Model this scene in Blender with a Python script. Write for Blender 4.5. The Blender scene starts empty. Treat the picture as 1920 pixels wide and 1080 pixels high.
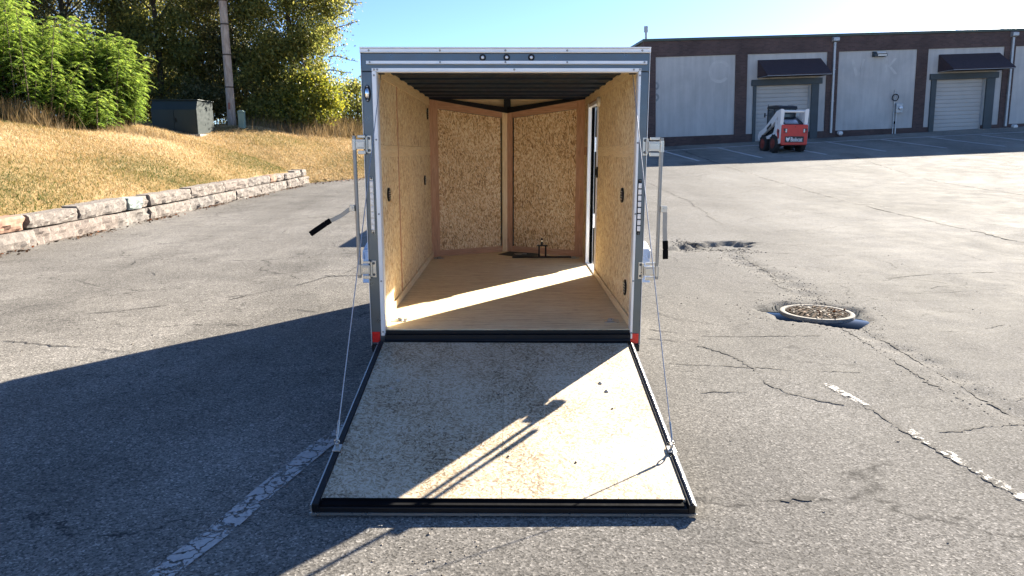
import bpy, bmesh, math, random
import numpy as np
from mathutils import Vector, Matrix
R_ = math.radians
rng = np.random.default_rng(7)
random.seed(7)

# ------------------------------------------------------------------ camera, sky, sun, exposure
sc = bpy.context.scene
col = sc.collection
cam = bpy.data.cameras.new('camera')
cam.sensor_width = 36.0
cam.lens = 24.77
cam.clip_start = 0.05
cam.clip_end = 3000
camo = bpy.data.objects.new('camera', cam)
col.objects.link(camo)
camo.location = (0, 0, 1.61)
camo.rotation_euler = (R_(90 - 11.024), 0, R_(-0.193))
sc.camera = camo

SUN_AZ, SUN_EL = R_(38.9), R_(27.6)          # azimuth to the right of +Y
world = bpy.data.worlds.new('World')
sc.world = world
world.use_nodes = True
wn = world.node_tree
bg = wn.nodes['Background']
sky = wn.nodes.new('ShaderNodeTexSky')
sky.sky_type = 'NISHITA'
sky.sun_disc = False
sky.sun_elevation = SUN_EL
sky.sun_rotation = SUN_AZ
sky.altitude = 200
sky.air_density = 0.6
sky.dust_density = 0.3
sky.ozone_density = 5.5
wn.links.new(sky.outputs[0], bg.inputs[0])
bg.inputs[1].default_value = 0.055
sun = bpy.data.lights.new('sun', 'SUN')
sun.energy = 5.0
sun.angle = R_(0.53)
sun.color = (1.0, 0.91, 0.77)
suno = bpy.data.objects.new('sun', sun)
col.objects.link(suno)
sdir = Vector((math.sin(SUN_AZ) * math.cos(SUN_EL), math.cos(SUN_AZ) * math.cos(SUN_EL), math.sin(SUN_EL)))
suno.rotation_euler = (-sdir).to_track_quat('-Z', 'Y').to_euler()
suno.location = (20, 30, 40)
vs = sc.view_settings
vs.view_transform = 'Standard'
vs.look = 'None'
vs.gamma = 1
vs.use_curve_mapping = False
vs.exposure = 2.3
sc.cycles.max_bounces = 14
sc.cycles.diffuse_bounces = 9
sc.cycles.use_denoising = True


# ------------------------------------------------------------------ helpers
class NT:
    """tiny wrapper to build node trees"""
    def __init__(s, name):
        s.m = bpy.data.materials.new(name)
        s.m.use_nodes = True
        s.t = s.m.node_tree
        s.b = s.t.nodes['Principled BSDF']
        s.out = s.t.nodes['Material Output']

    def n(s, typ, _p=None, _o=0, **inp):
        nd = s.t.nodes.new('ShaderNode' + typ)
        for k, v in (_p or {}).items():
            setattr(nd, k, v)
        for k, v in inp.items():
            if k[0] == 'i' and k[1:].isdigit():
                sk = nd.inputs[int(k[1:])]
            else:
                sk = nd.inputs[k.replace('_', ' ')]
            s.set(sk, v)
        return nd.outputs[_o] if isinstance(_o, int) else nd.outputs[_o]

    def set(s, sk, v):
        if isinstance(v, bpy.types.NodeSocket):
            s.t.links.new(v, sk)
        else:
            sk.default_value = v

    def p(s, **kw):
        for k, v in kw.items():
            s.set(s.b.inputs[k.replace('_', ' ')], v)
        return s

    def math(s, op, a, b=0.5, clamp=False):
        return s.n('Math', {'operation': op, 'use_clamp': clamp}, i0=a, i1=b)

    def mix(s, f, a, b, mode='MIX'):
        nd = s.t.nodes.new('ShaderNodeMix')
        nd.data_type = 'RGBA'
        nd.blend_type = mode
        s.set(nd.inputs[0], f)
        s.set(nd.inputs[6], c4(a))
        s.set(nd.inputs[7], c4(b))
        return nd.outputs[2]

    def ramp(s, f, stops, interp='LINEAR'):
        nd = s.t.nodes.new('ShaderNodeValToRGB')
        cr = nd.color_ramp
        cr.interpolation = interp
        while len(cr.elements) < len(stops):
            cr.elements.new(0.5)
        for e, (p_, c) in zip(cr.elements, stops):
            e.position = p_
            e.color = c4(c if not isinstance(c, (int, float)) else (c, c, c))
        s.set(nd.inputs[0], f)
        return nd.outputs[0]

    def noise(s, vec, scale, detail=3, rough=0.55, dist=0.0, out=0):
        return s.n('TexNoise', None, out, Vector=vec, Scale=scale, Detail=detail, Roughness=rough, Distortion=dist)

    def vor(s, vec, scale, feat='F1', out=0, rnd=1.0):
        return s.n('TexVoronoi', {'feature': feat}, out, Vector=vec, Scale=scale, Randomness=rnd)

    def map(s, vec, scale=(1, 1, 1), rot=(0, 0, 0), loc=(0, 0, 0)):
        return s.n('Mapping', None, 0, Vector=vec, Location=loc, Rotation=rot, Scale=scale)

    def co(s, which='Object'):
        return s.n('TexCoord', None, which)

    def bump(s, h, strength=0.3, dist=0.01, nrm=None):
        nd = s.t.nodes.new('ShaderNodeBump')
        nd.inputs['Strength'].default_value = strength
        nd.inputs['Distance'].default_value = dist
        s.set(nd.inputs['Height'], h)
        if nrm is not None:
            s.set(nd.inputs['Normal'], nrm)
        s.t.links.new(nd.outputs[0], s.b.inputs['Normal'])
        return nd.outputs[0]


def c4(c):
    if isinstance(c, bpy.types.NodeSocket):
        return c
    return tuple(c) if len(c) == 4 else (c[0], c[1], c[2], 1.0)


def plain(name, color, rough=0.5, metal=0.0, var=0.12, vscale=6.0, bump=0.0, bscale=80, spec=0.5, coat=0.0):
    """a plain colour with slight procedural mottling and roughness wear"""
    t = NT(name)
    o = t.co()
    nz = t.noise(o, vscale, 4)
    dark = tuple(max(0, v * (1 - var)) for v in color)
    lite = tuple(min(1, v * (1 + var)) for v in color)
    t.p(Base_Color=t.ramp(nz, [(0.3, dark), (0.7, lite)]), Metallic=metal)
    t.b.inputs['Specular IOR Level'].default_value = spec
    t.b.inputs['Coat Weight'].default_value = coat
    r2 = t.noise(o, vscale * 4, 3)
    t.p(Roughness=t.math('MULTIPLY_ADD', r2, 0.25) if False else t.n('MapRange', None, 0, Value=r2, i1=0.3, i2=0.7, i3=max(0.02, rough - 0.07), i4=min(1, rough + 0.07)))
    if bump:
        t.bump(t.noise(o, bscale, 4), bump, 0.004)
    return t.m


class MB:
    """collects geometry; build() links it as one mesh object"""
    def __init__(s, M=None):
        s.v, s.f, s.sm = [], [], []
        s.M = M

    def add(s, vs_, fs, smooth=False, M=None):
        o = len(s.v)
        for p_ in vs_:
            p_ = Vector(p_)
            if M is not None:
                p_ = M @ p_
            if s.M is not None:
                p_ = s.M @ p_
            s.v.append(p_)
        for f_ in fs:
            s.f.append([o + i for i in f_])
            s.sm.append(smooth)
        return s

    def box(s, x0, x1, y0, y1, z0, z1, M=None):
        v_ = [(x, y, z) for x in (x0, x1) for y in (y0, y1) for z in (z0, z1)]
        f_ = [(0, 1, 3, 2), (4, 6, 7, 5), (0, 4, 5, 1), (2, 3, 7, 6), (0, 2, 6, 4), (1, 5, 7, 3)]
        return s.add(v_, f_, False, M)

    def hexa(s, lo, hi):
        """eight corners: lo[4], hi[4] in the same winding"""
        v_ = list(lo) + list(hi)
        f_ = [(3, 2, 1, 0), (4, 5, 6, 7)] + [(i, (i + 1) % 4, 4 + (i + 1) % 4, 4 + i) for i in range(4)]
        return s.add(v_, f_)

    def prism(s, poly, a, b, axis='x', M=None):
        n_ = len(poly)
        def pt(p_, w):
            return {'x': (w, p_[0], p_[1]), 'y': (p_[0], w, p_[1]), 'z': (p_[0], p_[1], w)}[axis]
        v_ = [pt(p_, a) for p_ in poly] + [pt(p_, b) for p_ in poly]
        f_ = [list(range(n_ - 1, -1, -1)), list(range(n_, 2 * n_))]
        f_ += [(i, (i + 1) % n_, n_ + (i + 1) % n_, n_ + i) for i in range(n_)]
        return s.add(v_, f_, False, M)

    def tube(s, pts, r, n_=10, cap=True, M=None, smooth=True):
        pts = [Vector(p_) for p_ in pts]
        rs = r if isinstance(r, (list, tuple)) else [r] * len(pts)
        v_, f_ = [], []
        up = None
        for i, p_ in enumerate(pts):
            d = (pts[min(i + 1, len(pts) - 1)] - pts[max(i - 1, 0)])
            if d.length < 1e-9:
                d = Vector((0, 0, 1))
            d.normalize()
            if up is None:
                up = Vector((0, 0, 1)) if abs(d.z) < 0.9 else Vector((1, 0, 0))
            a = d.cross(up).normalized()
            b = d.cross(a).normalized()
            up = -b if b.length else up
            up = a.cross(d)
            for k in range(n_):
                t_ = 2 * math.pi * k / n_
                v_.append(p_ + (a * math.cos(t_) + b * math.sin(t_)) * rs[i])
        for i in range(len(pts) - 1):
            for k in range(n_):
                f_.append((i * n_ + k, i * n_ + (k + 1) % n_, (i + 1) * n_ + (k + 1) % n_, (i + 1) * n_ + k))
        s.add(v_, f_, smooth, M)
        if cap:
            e = (len(pts) - 1) * n_
            s.add([v_[k] for k in range(n_)], [list(range(n_))], False, M)
            s.add([v_[e + k] for k in range(n_)], [list(range(n_ - 1, -1, -1))], False, M)
        return s

    def lathe(s, prof, n_=24, axis='z', c=(0, 0, 0), M=None, smooth=True):
        """prof: list of (radius, height)"""
        v_, f_ = [], []
        for r, h in prof:
            for k in range(n_):
                t_ = 2 * math.pi * k / n_
                a, b = r * math.cos(t_), r * math.sin(t_)
                q = {'z': (a, b, h), 'x': (h, a, b), 'y': (a, h, b)}[axis]
                v_.append((q[0] + c[0], q[1] + c[1], q[2] + c[2]))
        for i in range(len(prof) - 1):
            for k in range(n_):
                f_.append((i * n_ + k, i * n_ + (k + 1) % n_, (i + 1) * n_ + (k + 1) % n_, (i + 1) * n_ + k))
        f_.append(list(range(n_ - 1, -1, -1)))
        e = (len(prof) - 1) * n_
        f_.append([e + k for k in range(n_)])
        return s.add(v_, f_, smooth, M)

    def build(s, name, m=None, parent=None, bevel=0.0, off=None, seg=2):
        me = bpy.data.meshes.new(name)
        v_ = s.v if off is None else [p_ - Vector(off) for p_ in s.v]
        me.from_pydata(v_, [], s.f)
        me.polygons.foreach_set('use_smooth', s.sm)
        bm = bmesh.new()
        bm.from_mesh(me)
        bmesh.ops.recalc_face_normals(bm, faces=bm.faces)
        bm.to_mesh(me)
        bm.free()
        box_uv(me)
        if m:
            me.materials.append(m)
        o = link(name, me, parent)
        if bevel:
            b = o.modifiers.new('bevel', 'BEVEL')
            b.width = bevel
            b.segments = seg
            b.limit_method = 'ANGLE'
            b.angle_limit = R_(40)
        return o


def link(name, data, parent=None):
    o = bpy.data.objects.new(name, data)
    col.objects.link(o)
    if parent:
        o.parent = parent
    return o


def box_uv(me):
    if not len(me.polygons):
        return
    nl = len(me.loops)
    uv = me.uv_layers.new(name='UVMap')
    vi = np.empty(nl, np.int32)
    me.loops.foreach_get('vertex_index', vi)
    co = np.empty(len(me.vertices) * 3, np.float32)
    me.vertices.foreach_get('co', co)
    co = co.reshape(-1, 3)[vi]
    nr = np.empty(len(me.polygons) * 3, np.float32)
    me.polygons.foreach_get('normal', nr)
    ax = np.abs(nr.reshape(-1, 3)).argmax(1)
    lt = np.empty(len(me.polygons), np.int32)
    me.polygons.foreach_get('loop_total', lt)
    ax = np.repeat(ax, lt)
    out = np.empty((nl, 2), np.float32)
    out[ax == 0] = co[ax == 0][:, [1, 2]]
    out[ax == 1] = co[ax == 1][:, [0, 2]]
    out[ax == 2] = co[ax == 2][:, [0, 1]]
    out += rng.uniform(0, 7, 2)
    uv.data.foreach_set('uv', out.ravel())


def thing(name, label, cat, loc=(0, 0, 0), rot=(0, 0, 0), group=None):
    o = bpy.data.objects.new(name, None)
    o.empty_display_size = 0.2
    col.objects.link(o)
    o.location = loc
    o.rotation_euler = rot
    return tag(o, label, cat, group)


def tag(o, label=None, cat=None, group=None, kind=None):
    if label:
        o['label'] = label
    if cat:
        o['category'] = cat
    if group:
        o['group'] = group
    if kind:
        o['kind'] = kind
    return o


def struct(o, label=None):
    o['kind'] = 'structure'
    if label:
        o['label'] = label
    return o


def np_mesh(name, verts, faces, mats, parent=None, attr=None, smooth=False, nper=4):
    """verts (N,3), faces (M,nper) numpy -> object; attr: per-face float 'rnd'"""
    me = bpy.data.meshes.new(name)
    me.vertices.add(len(verts))
    me.vertices.foreach_set('co', np.ascontiguousarray(verts, np.float32).ravel())
    me.loops.add(faces.size)
    me.loops.foreach_set('vertex_index', np.ascontiguousarray(faces, np.int32).ravel())
    me.polygons.add(len(faces))
    me.polygons.foreach_set('loop_start', np.arange(0, faces.size, nper, dtype=np.int32))
    me.update(calc_edges=True)
    if smooth:
        me.polygons.foreach_set('use_smooth', np.ones(len(faces), bool))
    if attr is not None:
        a = me.attributes.new('rnd', 'FLOAT', 'FACE')
        a.data.foreach_set('value', np.ascontiguousarray(attr, np.float32))
    me.materials.append(mats)
    return link(name, me, parent)


# ------------------------------------------------------------------ terrain functions
def gh(x, y):
    """height of the asphalt lot: level round the trailer, rising ahead and to the right"""
    t = np.clip(np.asarray(y, float) - 8, 0, 45)
    xx = np.clip(x, -40, 40)
    return t * (.016 + .0011 * t + .0015 * xx)


EDGE = np.array([(-8.2, -12), (-8.05, 0), (-8.0, 8), (-8.0, 12), (-8.02, 15), (-7.98, 18), (-7.7, 21.6), (-7.3, 25.9), (-5.4, 27.4), (-2, 29.6), (2, 34), (4.2, 42), (5, 60), (5, 130)], float)
WALL_END = 0.0
_seg = np.hypot(*np.diff(EDGE, axis=0).T)
_cum = np.concatenate([[0], np.cumsum(_seg)])
WALL_END = _cum[7]


def edge_dist(x, y):
    """signed distance from the lawn edge (positive on the lawn) and the run along it"""
    x = np.asarray(x, float); y = np.asarray(y, float)
    best = np.full(x.shape, 1e9); run = np.zeros(x.shape); sg = np.ones(x.shape)
    for i in range(len(EDGE) - 1):
        a, b = EDGE[i], EDGE[i + 1]
        d = b - a
        L2 = d @ d
        t = np.clip(((x - a[0]) * d[0] + (y - a[1]) * d[1]) / L2, 0, 1)
        qx, qy = a[0] + t * d[0], a[1] + t * d[1]
        ds = np.hypot(x - qx, y - qy)
        s_ = np.sign(d[0] * (y - a[1]) - d[1] * (x - a[0]))
        m_ = ds < best
        best = np.where(m_, ds, best); run = np.where(m_, _cum[i] + t * math.sqrt(L2), run); sg = np.where(m_, s_, sg)
    return best * sg, run


def bank_h(x, y):
    s_, run = edge_dist(x, y)
    ed = np.clip((WALL_END - run) / 1.2 + .1, 0, 1)
    lip = 0.03 + 0.46 * ed
    up = np.clip((s_ - 0.12) / 0.16, 0, 1)
    base = gh(x - np.clip(s_, 0, 30) * -0.8, y)
    base = gh(np.full(np.shape(x), -7.5), np.clip(y, 0, 32))
    top = 2.3 - .55 * np.clip((run - WALL_END - 1) / 4, 0, 1)
    z = base + lip * up + top * (1 - np.exp(-np.clip(s_ - .25, 0, 99) / 5.0))
    z = z + 0.05 * np.sin(x * 1.3 + y * .7) * np.clip(s_ / 3, 0, 1) + 0.04 * np.sin(x * .6 - y * 1.1) * np.clip(s_ / 3, 0, 1)
    return np.where(s_ > 0.1, z, gh(x, y) - 0.25)


# ------------------------------------------------------------------ materials
def m_asphalt():
    t = NT('asphalt')
    o = t.co()
    # broad tone: worn pale and darker patches, faint drive lanes
    big = t.noise(o, 0.22, 5, .6, .6)
    mid = t.noise(o, 1.7, 5, .62, .4)
    lane = t.noise(t.map(o, (0.9, 0.18, 1), (0, 0, R_(-14))), 0.9, 4, .6)
    tone = t.math('ADD', t.math('MULTIPLY', big, .42), t.math('ADD', t.math('MULTIPLY', mid, .26), t.math('MULTIPLY', lane, .34)))
    base = t.ramp(tone, [(.385, (.135, .126, .112)), (.5, (.212, .197, .174)), (.61, (.285, .265, .235))])
    # aggregate: small stones of different brightness, two sizes
    a1 = t.vor(o, 115, 'F1', 'Color')
    a1v = t.n('SeparateColor', None, 0, Color=a1)
    a2 = t.vor(o, 46, 'F1', 'Color')
    a2v = t.n('SeparateColor', None, 1, Color=a2)
    agg = t.ramp(a1v, [(0, .4), (.3, .8), (.75, 1.1), (.92, 1.4), (1, 2.0)])
    agg2 = t.ramp(a2v, [(0, .5), (.2, .85), (.85, 1.05), (1, 1.45)])
    cl = t.mix(1.0, base, agg, 'MULTIPLY')
    cl = t.mix(.35, cl, agg2, 'MULTIPLY')
    fine = t.noise(o, 420, 2, .7)
    cl = t.mix(1.0, cl, t.ramp(fine, [(.3, .7), (.7, 1.28)]), 'MULTIPLY')
    # hairline and open cracks
    wob = t.n('VectorMath', {'operation': 'ADD'}, 0, i0=o, i1=t.n('VectorMath', {'operation': 'SCALE'}, 0, i0=t.noise(o, 1.6, 5, .65, 0, 'Color'), Scale=0.9))
    e1 = t.vor(t.map(wob, (.5, .85, 1)), 0.62, 'DISTANCE_TO_EDGE')
    e2 = t.vor(t.map(wob, (1, 1.7, 1), (0, 0, .6)), 2.1, 'DISTANCE_TO_EDGE')
    cm = t.ramp(t.noise(o, 0.36, 3), [(.42, 0.0), (.52, 1.0)])
    c1 = t.math('MULTIPLY', t.ramp(e1, [(0.0, 1.0), (.011, 0.0)]), cm)
    c2 = t.math('MULTIPLY', t.ramp(e2, [(0.0, 1.0), (.02, 0.0)]), t.ramp(t.noise(o, .5, 4), [(.46, 0), (.56, 1)]))
    brk = t.ramp(t.noise(o, 9, 4), [(.38, 0.0), (.55, 1.0)])
    crack = t.math('MULTIPLY', t.math('MAXIMUM', c1, t.math('MULTIPLY', c2, .85)), brk)
    # small pits
    pit = t.math('MULTIPLY', t.ramp(t.vor(wob, 6.5), [(.04, 1.0), (.1, 0.0)]), t.ramp(t.noise(o, 2.3, 2), [(.52, 0), (.6, 1)]))
    gap = t.math('MAXIMUM', crack, pit)
    cl = t.mix(t.math('MULTIPLY', gap, .86), cl, (.022, .02, .019))
    t.p(Base_Color=cl, Roughness=t.ramp(mid, [(.3, .85), (.7, .98)]))
    t.b.inputs['Specular IOR Level'].default_value = .1
    t.b.inputs['Diffuse Roughness'].default_value = .6
    h = t.math('ADD', t.math('MULTIPLY', t.vor(o, 115), .5), t.math('MULTIPLY', t.noise(o, 60, 2), .6))
    t.bump(h, .4, .006)
    return t.m


def m_osb(name, cols, angles, stretch=3.6, S=26, flake=10, big=.2, bump=.12):
    t = NT(name)
    uv = t.co('UV')
    w = t.n('VectorMath', {'operation': 'SCALE'}, 0, i0=t.noise(uv, 16, 2, .5, 0, 'Color'), Scale=.028)
    u = t.n('VectorMath', {'operation': 'ADD'}, 0, i0=uv, i1=w)
    lay = []
    for k, a in enumerate(angles):
        c = t.vor(t.map(u, (stretch, 1 / (stretch ** .35), 1) if False else (1, stretch, 1), (0, 0, 0), (k * 1.7, k * .9, 0)) if a == 0 else t.map(t.n('VectorRotate', {'rotation_type': 'Z_AXIS'}, 0, Vector=u, Angle=R_(a)), (1, stretch, 1), (0, 0, 0), (k * 1.7, k * .9, 0)), S * (1 + .12 * k), 'F1', 'Color')
        lay.append(t.n('SeparateColor', None, k % 3, Color=c))
    sel = t.vor(u, flake, 'F1', 'Color')
    s0 = t.n('SeparateColor', None, 0, Color=sel)
    v = lay[0]
    if len(lay) > 1:
        f1 = t.math('GREATER_THAN', s0, .36)
        v = t.n('Mix', {'data_type': 'FLOAT'}, 0, i0=f1, i2=lay[0], i3=lay[1])
    if len(lay) > 2:
        f2 = t.math('GREATER_THAN', s0, .70)
        v = t.n('Mix', {'data_type': 'FLOAT'}, 0, i0=f2, i2=v, i3=lay[2])
    gr = t.noise(t.map(t.n('VectorRotate', {'rotation_type': 'Z_AXIS'}, 0, Vector=u, Angle=t.math('MULTIPLY', s0, 6.28)), (1, 5, 1)), 60, 3, .6)
    bgn = t.noise(uv, 2.6, 4, .6)
    val = t.math('ADD', t.math('MULTIPLY', v, .52), t.math('ADD', t.math('MULTIPLY', gr, .42), t.math('MULTIPLY', t.math('SUBTRACT', bgn, .5), big * 2)))
    cl = t.ramp(val, [(.16, cols[0]), (.3, cols[1]), (.5, cols[2]), (.72, cols[3])])
    # thin dark slivers between strands
    sl = t.noise(t.map(t.n('VectorRotate', {'rotation_type': 'Z_AXIS'}, 0, Vector=u, Angle=t.math('MULTIPLY', s0, 9.4)), (1, 4, 1)), 42, 3, .65)
    cl = t.mix(t.ramp(sl, [(.62, 0.0), (.72, .75)]), cl, cols[0])
    t.p(Base_Color=cl, Roughness=.62)
    t.bump(val, bump, .004)
    return t.m


def m_ply(name, c0, c1, c2, along='x', fine=70, knots=0.0):
    t = NT(name)
    uv = t.co('UV')
    sc_ = (1, 14, 1) if along == 'x' else (14, 1, 1)
    w = t.n('VectorMath', {'operation': 'ADD'}, 0, i0=uv, i1=t.n('VectorMath', {'operation': 'SCALE'}, 0, i0=t.noise(uv, 2.2, 2, .5, 0, 'Color'), Scale=.05))
    a = t.noise(t.map(w, sc_), 3.2, 5, .65)
    b = t.noise(t.map(w, sc_), fine * .14, 3, .7)
    d = t.noise(uv, 1.4, 3)
    v = t.math('ADD', t.math('MULTIPLY', a, .5), t.math('ADD', t.math('MULTIPLY', b, .38), t.math('MULTIPLY', d, .12)))
    cl = t.ramp(v, [(.32, c0), (.5, c1), (.66, c2)])
    dash = t.noise(t.map(w, (3, 60, 1) if along == 'x' else (60, 3, 1)), 2.4, 2, .6)
    cl = t.mix(t.ramp(dash, [(.57, 0.0), (.7, .6)]), cl, tuple(q * .5 for q in c0))
    t.p(Base_Color=cl, Roughness=.58)
    t.bump(v, .08, .003)
    return t.m


def m_brick():
    t = NT('brick')
    uv = t.co('UV')
    br = t.t.nodes.new('ShaderNodeTexBrick')
    br.offset = .5
    t.set(br.inputs['Vector'], uv)
    for k, v in {'Scale': 1.0, 'Mortar Size': .006, 'Mortar Smooth': .2, 'Bias': 0.0, 'Brick Width': .21, 'Row Height': .075}.items():
        br.inputs[k].default_value = v
    br.inputs['Color1'].default_value = (.065, .04, .037, 1)
    br.inputs['Color2'].default_value = (.1, .062, .055, 1)
    br.inputs['Mortar'].default_value = (.085, .075, .072, 1)
    big = t.noise(uv, .7, 4)
    cl = t.mix(1.0, br.outputs[0], t.ramp(big, [(.3, .75), (.7, 1.2)]), 'MULTIPLY')
    t.p(Base_Color=cl, Roughness=.85)
    t.bump(br.outputs[1], -.5, .006)
    return t.m


def m_stucco():
    t = NT('stucco')
    o = t.co()
    a = t.noise(o, .55, 5, .62, .5)
    st = t.noise(t.map(o, (2.2, 2.2, .35)), 1.3, 4, .6)
    v = t.math('ADD', t.math('MULTIPLY', a, .6), t.math('MULTIPLY', st, .4))
    v = t.math('ADD', v, t.math('MULTIPLY', t.math('SUBTRACT', t.noise(t.map(o, (5, 5, .18)), 1.0, 4, .7), .5), .35))
    cl = t.ramp(v, [(.3, (.36, .36, .35)), (.52, (.46, .46, .445)), (.7, (.55, .545, .52))])
    t.p(Base_Color=cl, Roughness=.9)
    t.bump(t.noise(o, 55, 4), .35, .006)
    return t.m


def m_stone():
    t = NT('granite')
    o = t.co()
    oi = t.n('ObjectInfo', None, 'Random')
    a = t.noise(o, 7, 6, .72, .2)
    f = t.noise(o, 70, 4, .75)
    sp = t.n('SeparateColor', None, 0, Color=t.vor(o, 130, 'F1', 'Color'))
    v = t.math('ADD', t.math('MULTIPLY', a, .5), t.math('ADD', t.math('MULTIPLY', f, .35), t.math('MULTIPLY', sp, .15)))
    cl = t.ramp(v, [(.3, (.1, .085, .076)), (.5, (.215, .192, .175)), (.7, (.31, .283, .262))])
    cl = t.mix(t.math('MULTIPLY', oi, .35), cl, (.42, .40, .40), 'MULTIPLY') if False else cl
    tint = t.ramp(oi, [(0, (1.0, .9, .84)), (.35, (.95, .94, .92)), (.7, (1.0, .95, .9)), (1, (.86, .87, .87))])
    cl = t.mix(1.0, cl, tint, 'MULTIPLY')
    t.p(Base_Color=cl, Roughness=.9)
    t.bump(t.math('ADD', a, t.math('MULTIPLY', f, .8)), .9, .03)
    return t.m


def m_leaf(name, stops, trans=.4, rough=.45):
    t = NT(name)
    a = t.n('Attribute', {'attribute_name': 'rnd'}, 'Fac')
    cl = t.ramp(a, stops)
    t.p(Base_Color=cl, Roughness=rough)
    t.b.inputs['Specular IOR Level'].default_value = .25
    tr = t.t.nodes.new('ShaderNodeBsdfTranslucent')
    hs = t.n('HueSaturation', None, 0, Hue=.488, Saturation=1.15, Value=1.5, Color=cl)
    t.set(tr.inputs[0], hs)
    mx = t.t.nodes.new('ShaderNodeMixShader')
    mx.inputs[0].default_value = trans
    t.t.links.new(t.b.outputs[0], mx.inputs[1])
    t.t.links.new(tr.outputs[0], mx.inputs[2])
    t.t.links.new(mx.outputs[0], t.out.inputs[0])
    return t.m


def m_lawn():
    t = NT('lawn')
    o = t.co()
    g = t.noise(o, .55, 5, .65, .6)
    st = t.noise(t.map(o, (1, .35, 1), (0, 0, .5)), 3.5, 4, .7)
    f = t.noise(o, 30, 4, .75)
    v = t.math('ADD', t.math('MULTIPLY', g, .5), t.math('ADD', t.math('MULTIPLY', st, .25), t.math('MULTIPLY', f, .25)))
    cl = t.ramp(v, [(.36, (.1, .1, .036)), (.46, (.23, .16, .066)), (.56, (.34, .245, .12)), (.68, (.43, .33, .18))])
    t.p(Base_Color=cl, Roughness=.95)
    t.b.inputs['Specular IOR Level'].default_value = .1
    t.bump(t.math('ADD', f, st), .9, .05)
    return t.m


def m_bark(name, c0, c1, vs_=1.0):
    t = NT(name)
    o = t.co()
    a = t.noise(t.map(o, (9 * vs_, 9 * vs_, 1.1)), 2.2, 5, .7)
    t.p(Base_Color=t.ramp(a, [(.3, c0), (.68, c1)]), Roughness=.9)
    t.bump(a, .7, .02)
    return t.m


def m_paint(name='road_paint', thr=.43, k=1.0):
    """worn road paint: patches rubbed through to the asphalt"""
    t = NT(name)
    o = t.co()
    a = t.noise(o, 5.5, 6, .7, .4)
    b = t.noise(o, 38, 4, .7)
    cr = t.vor(t.n('VectorMath', {'operation': 'ADD'}, 0, i0=o, i1=t.n('VectorMath', {'operation': 'SCALE'}, 0, i0=t.noise(o, 9, 3, .6, 0, 'Color'), Scale=.12)), 11, 'DISTANCE_TO_EDGE')
    keep = t.ramp(t.math('ADD', t.math('MULTIPLY', a, .62), t.math('MULTIPLY', b, .38)), [(thr, 0.0), (thr + .07, 1.0)])
    keep = t.math('MULTIPLY', keep, t.ramp(cr, [(.015, 0.0), (.06, 1.0)]))
    t.p(Base_Color=t.ramp(b, [(.3, (.36 * k, .35 * k, .335 * k)), (.7, (.5 * k, .49 * k, .47 * k))]), Roughness=.75)
    tb = t.t.nodes.new('ShaderNodeBsdfTransparent')
    mx = t.t.nodes.new('ShaderNodeMixShader')
    t.set(mx.inputs[0], keep)
    t.t.links.new(tb.outputs[0], mx.inputs[1])
    t.t.links.new(t.b.outputs[0], mx.inputs[2])
    t.t.links.new(mx.outputs[0], t.out.inputs[0])
    t.bump(b, .4, .004)
    return t.m


ASPHALT = m_asphalt()
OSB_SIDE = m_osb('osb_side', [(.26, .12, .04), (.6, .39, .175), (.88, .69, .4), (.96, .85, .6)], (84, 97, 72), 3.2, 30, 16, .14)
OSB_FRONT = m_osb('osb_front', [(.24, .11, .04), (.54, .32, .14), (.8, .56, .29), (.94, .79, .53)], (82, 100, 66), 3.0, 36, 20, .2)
OSB_RAMP = m_osb('osb_ramp', [(.15, .1, .055), (.34, .25, .15), (.505, .41, .285), (.6, .515, .385)], (15, 75, 135), 2.0, 62, 30, .34)
PLY = m_ply('plywood_light', (.7, .5, .26), (.87, .68, .4), (.94, .8, .55))
PLYV = m_ply('plywood_light_upright', (.7, .5, .26), (.87, .68, .4), (.94, .8, .55), 'y')
PLYR = m_ply('plywood_red', (.4, .2, .11), (.56, .31, .18), (.66, .42, .27))
PLYRV = m_ply('plywood_red_upright', (.4, .2, .11), (.56, .31, .18), (.66, .42, .27), 'y')
FLOOR = m_ply('floor_plywood', (.42, .27, .12), (.82, .66, .4), (.94, .86, .63), 'x', 150)
GREY = plain('charcoal_paint', (.11, .132, .15), .33, .8, .05, 3)
ALU = plain('aluminium', (.78, .79, .8), .3, .9, .06, 9)
ALUW = plain('bright_trim', (.8, .8, .79), .42, .35, .05, 9)
GALV = plain('zinc_plate', (.5, .49, .45), .32, .8, .04, 8)
CHROME = plain('chrome', (.85, .86, .88), .08, 1.0, .02)
BLACK = plain('black_steel', (.005, .0055, .007), .5, 0, .3, 12, .15, spec=.3)
RUBBER = plain('black_rubber', (.004, .004, .005), .9, 0, .3, 10, .2, spec=.1)
TYRE = plain('tyre_rubber', (.02, .02, .021), .85, 0, .3, 14, .3)
ROOFIN = plain('painted_roof_steel', (.008, .02, .042), .45, 0, .15, 4, spec=.06)
WHITE = plain('white_paint', (.78, .78, .76), .35, 0, .04, 3)
FENDER = plain('fender_paint', (.72, .74, .78), .3, .3, .04, 3)
REDREF = plain('red_reflector', (.72, .015, .012), .22, 0, .08, 40)
LENS = plain('clear_lens', (.72, .74, .76), .14, .25, .15, 60)
WHITEP = plain('white_plastic', (.7, .68, .62), .5, 0, .04)
CABLE = plain('steel_cable', (.5, .5, .5), .38, .9, .2, 90)
STEEL = plain('flat_steel', (.27, .27, .26), .38, .7, .06, 8)
SCREW = plain('screw_head', (.12, .11, .1), .4, .8, .2, 60)
PAINT = m_paint()
PAINTB = m_paint('bay_road_paint', .33, 1.6)
PAINTF = m_paint('faded_road_paint', .56)
BRICK = m_brick()
STUCCO = m_stucco()
STONE = m_stone()
STONE_RED = plain('red_granite', (.27, .16, .11), .9, 0, .35, 7, .8, 30)
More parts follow.
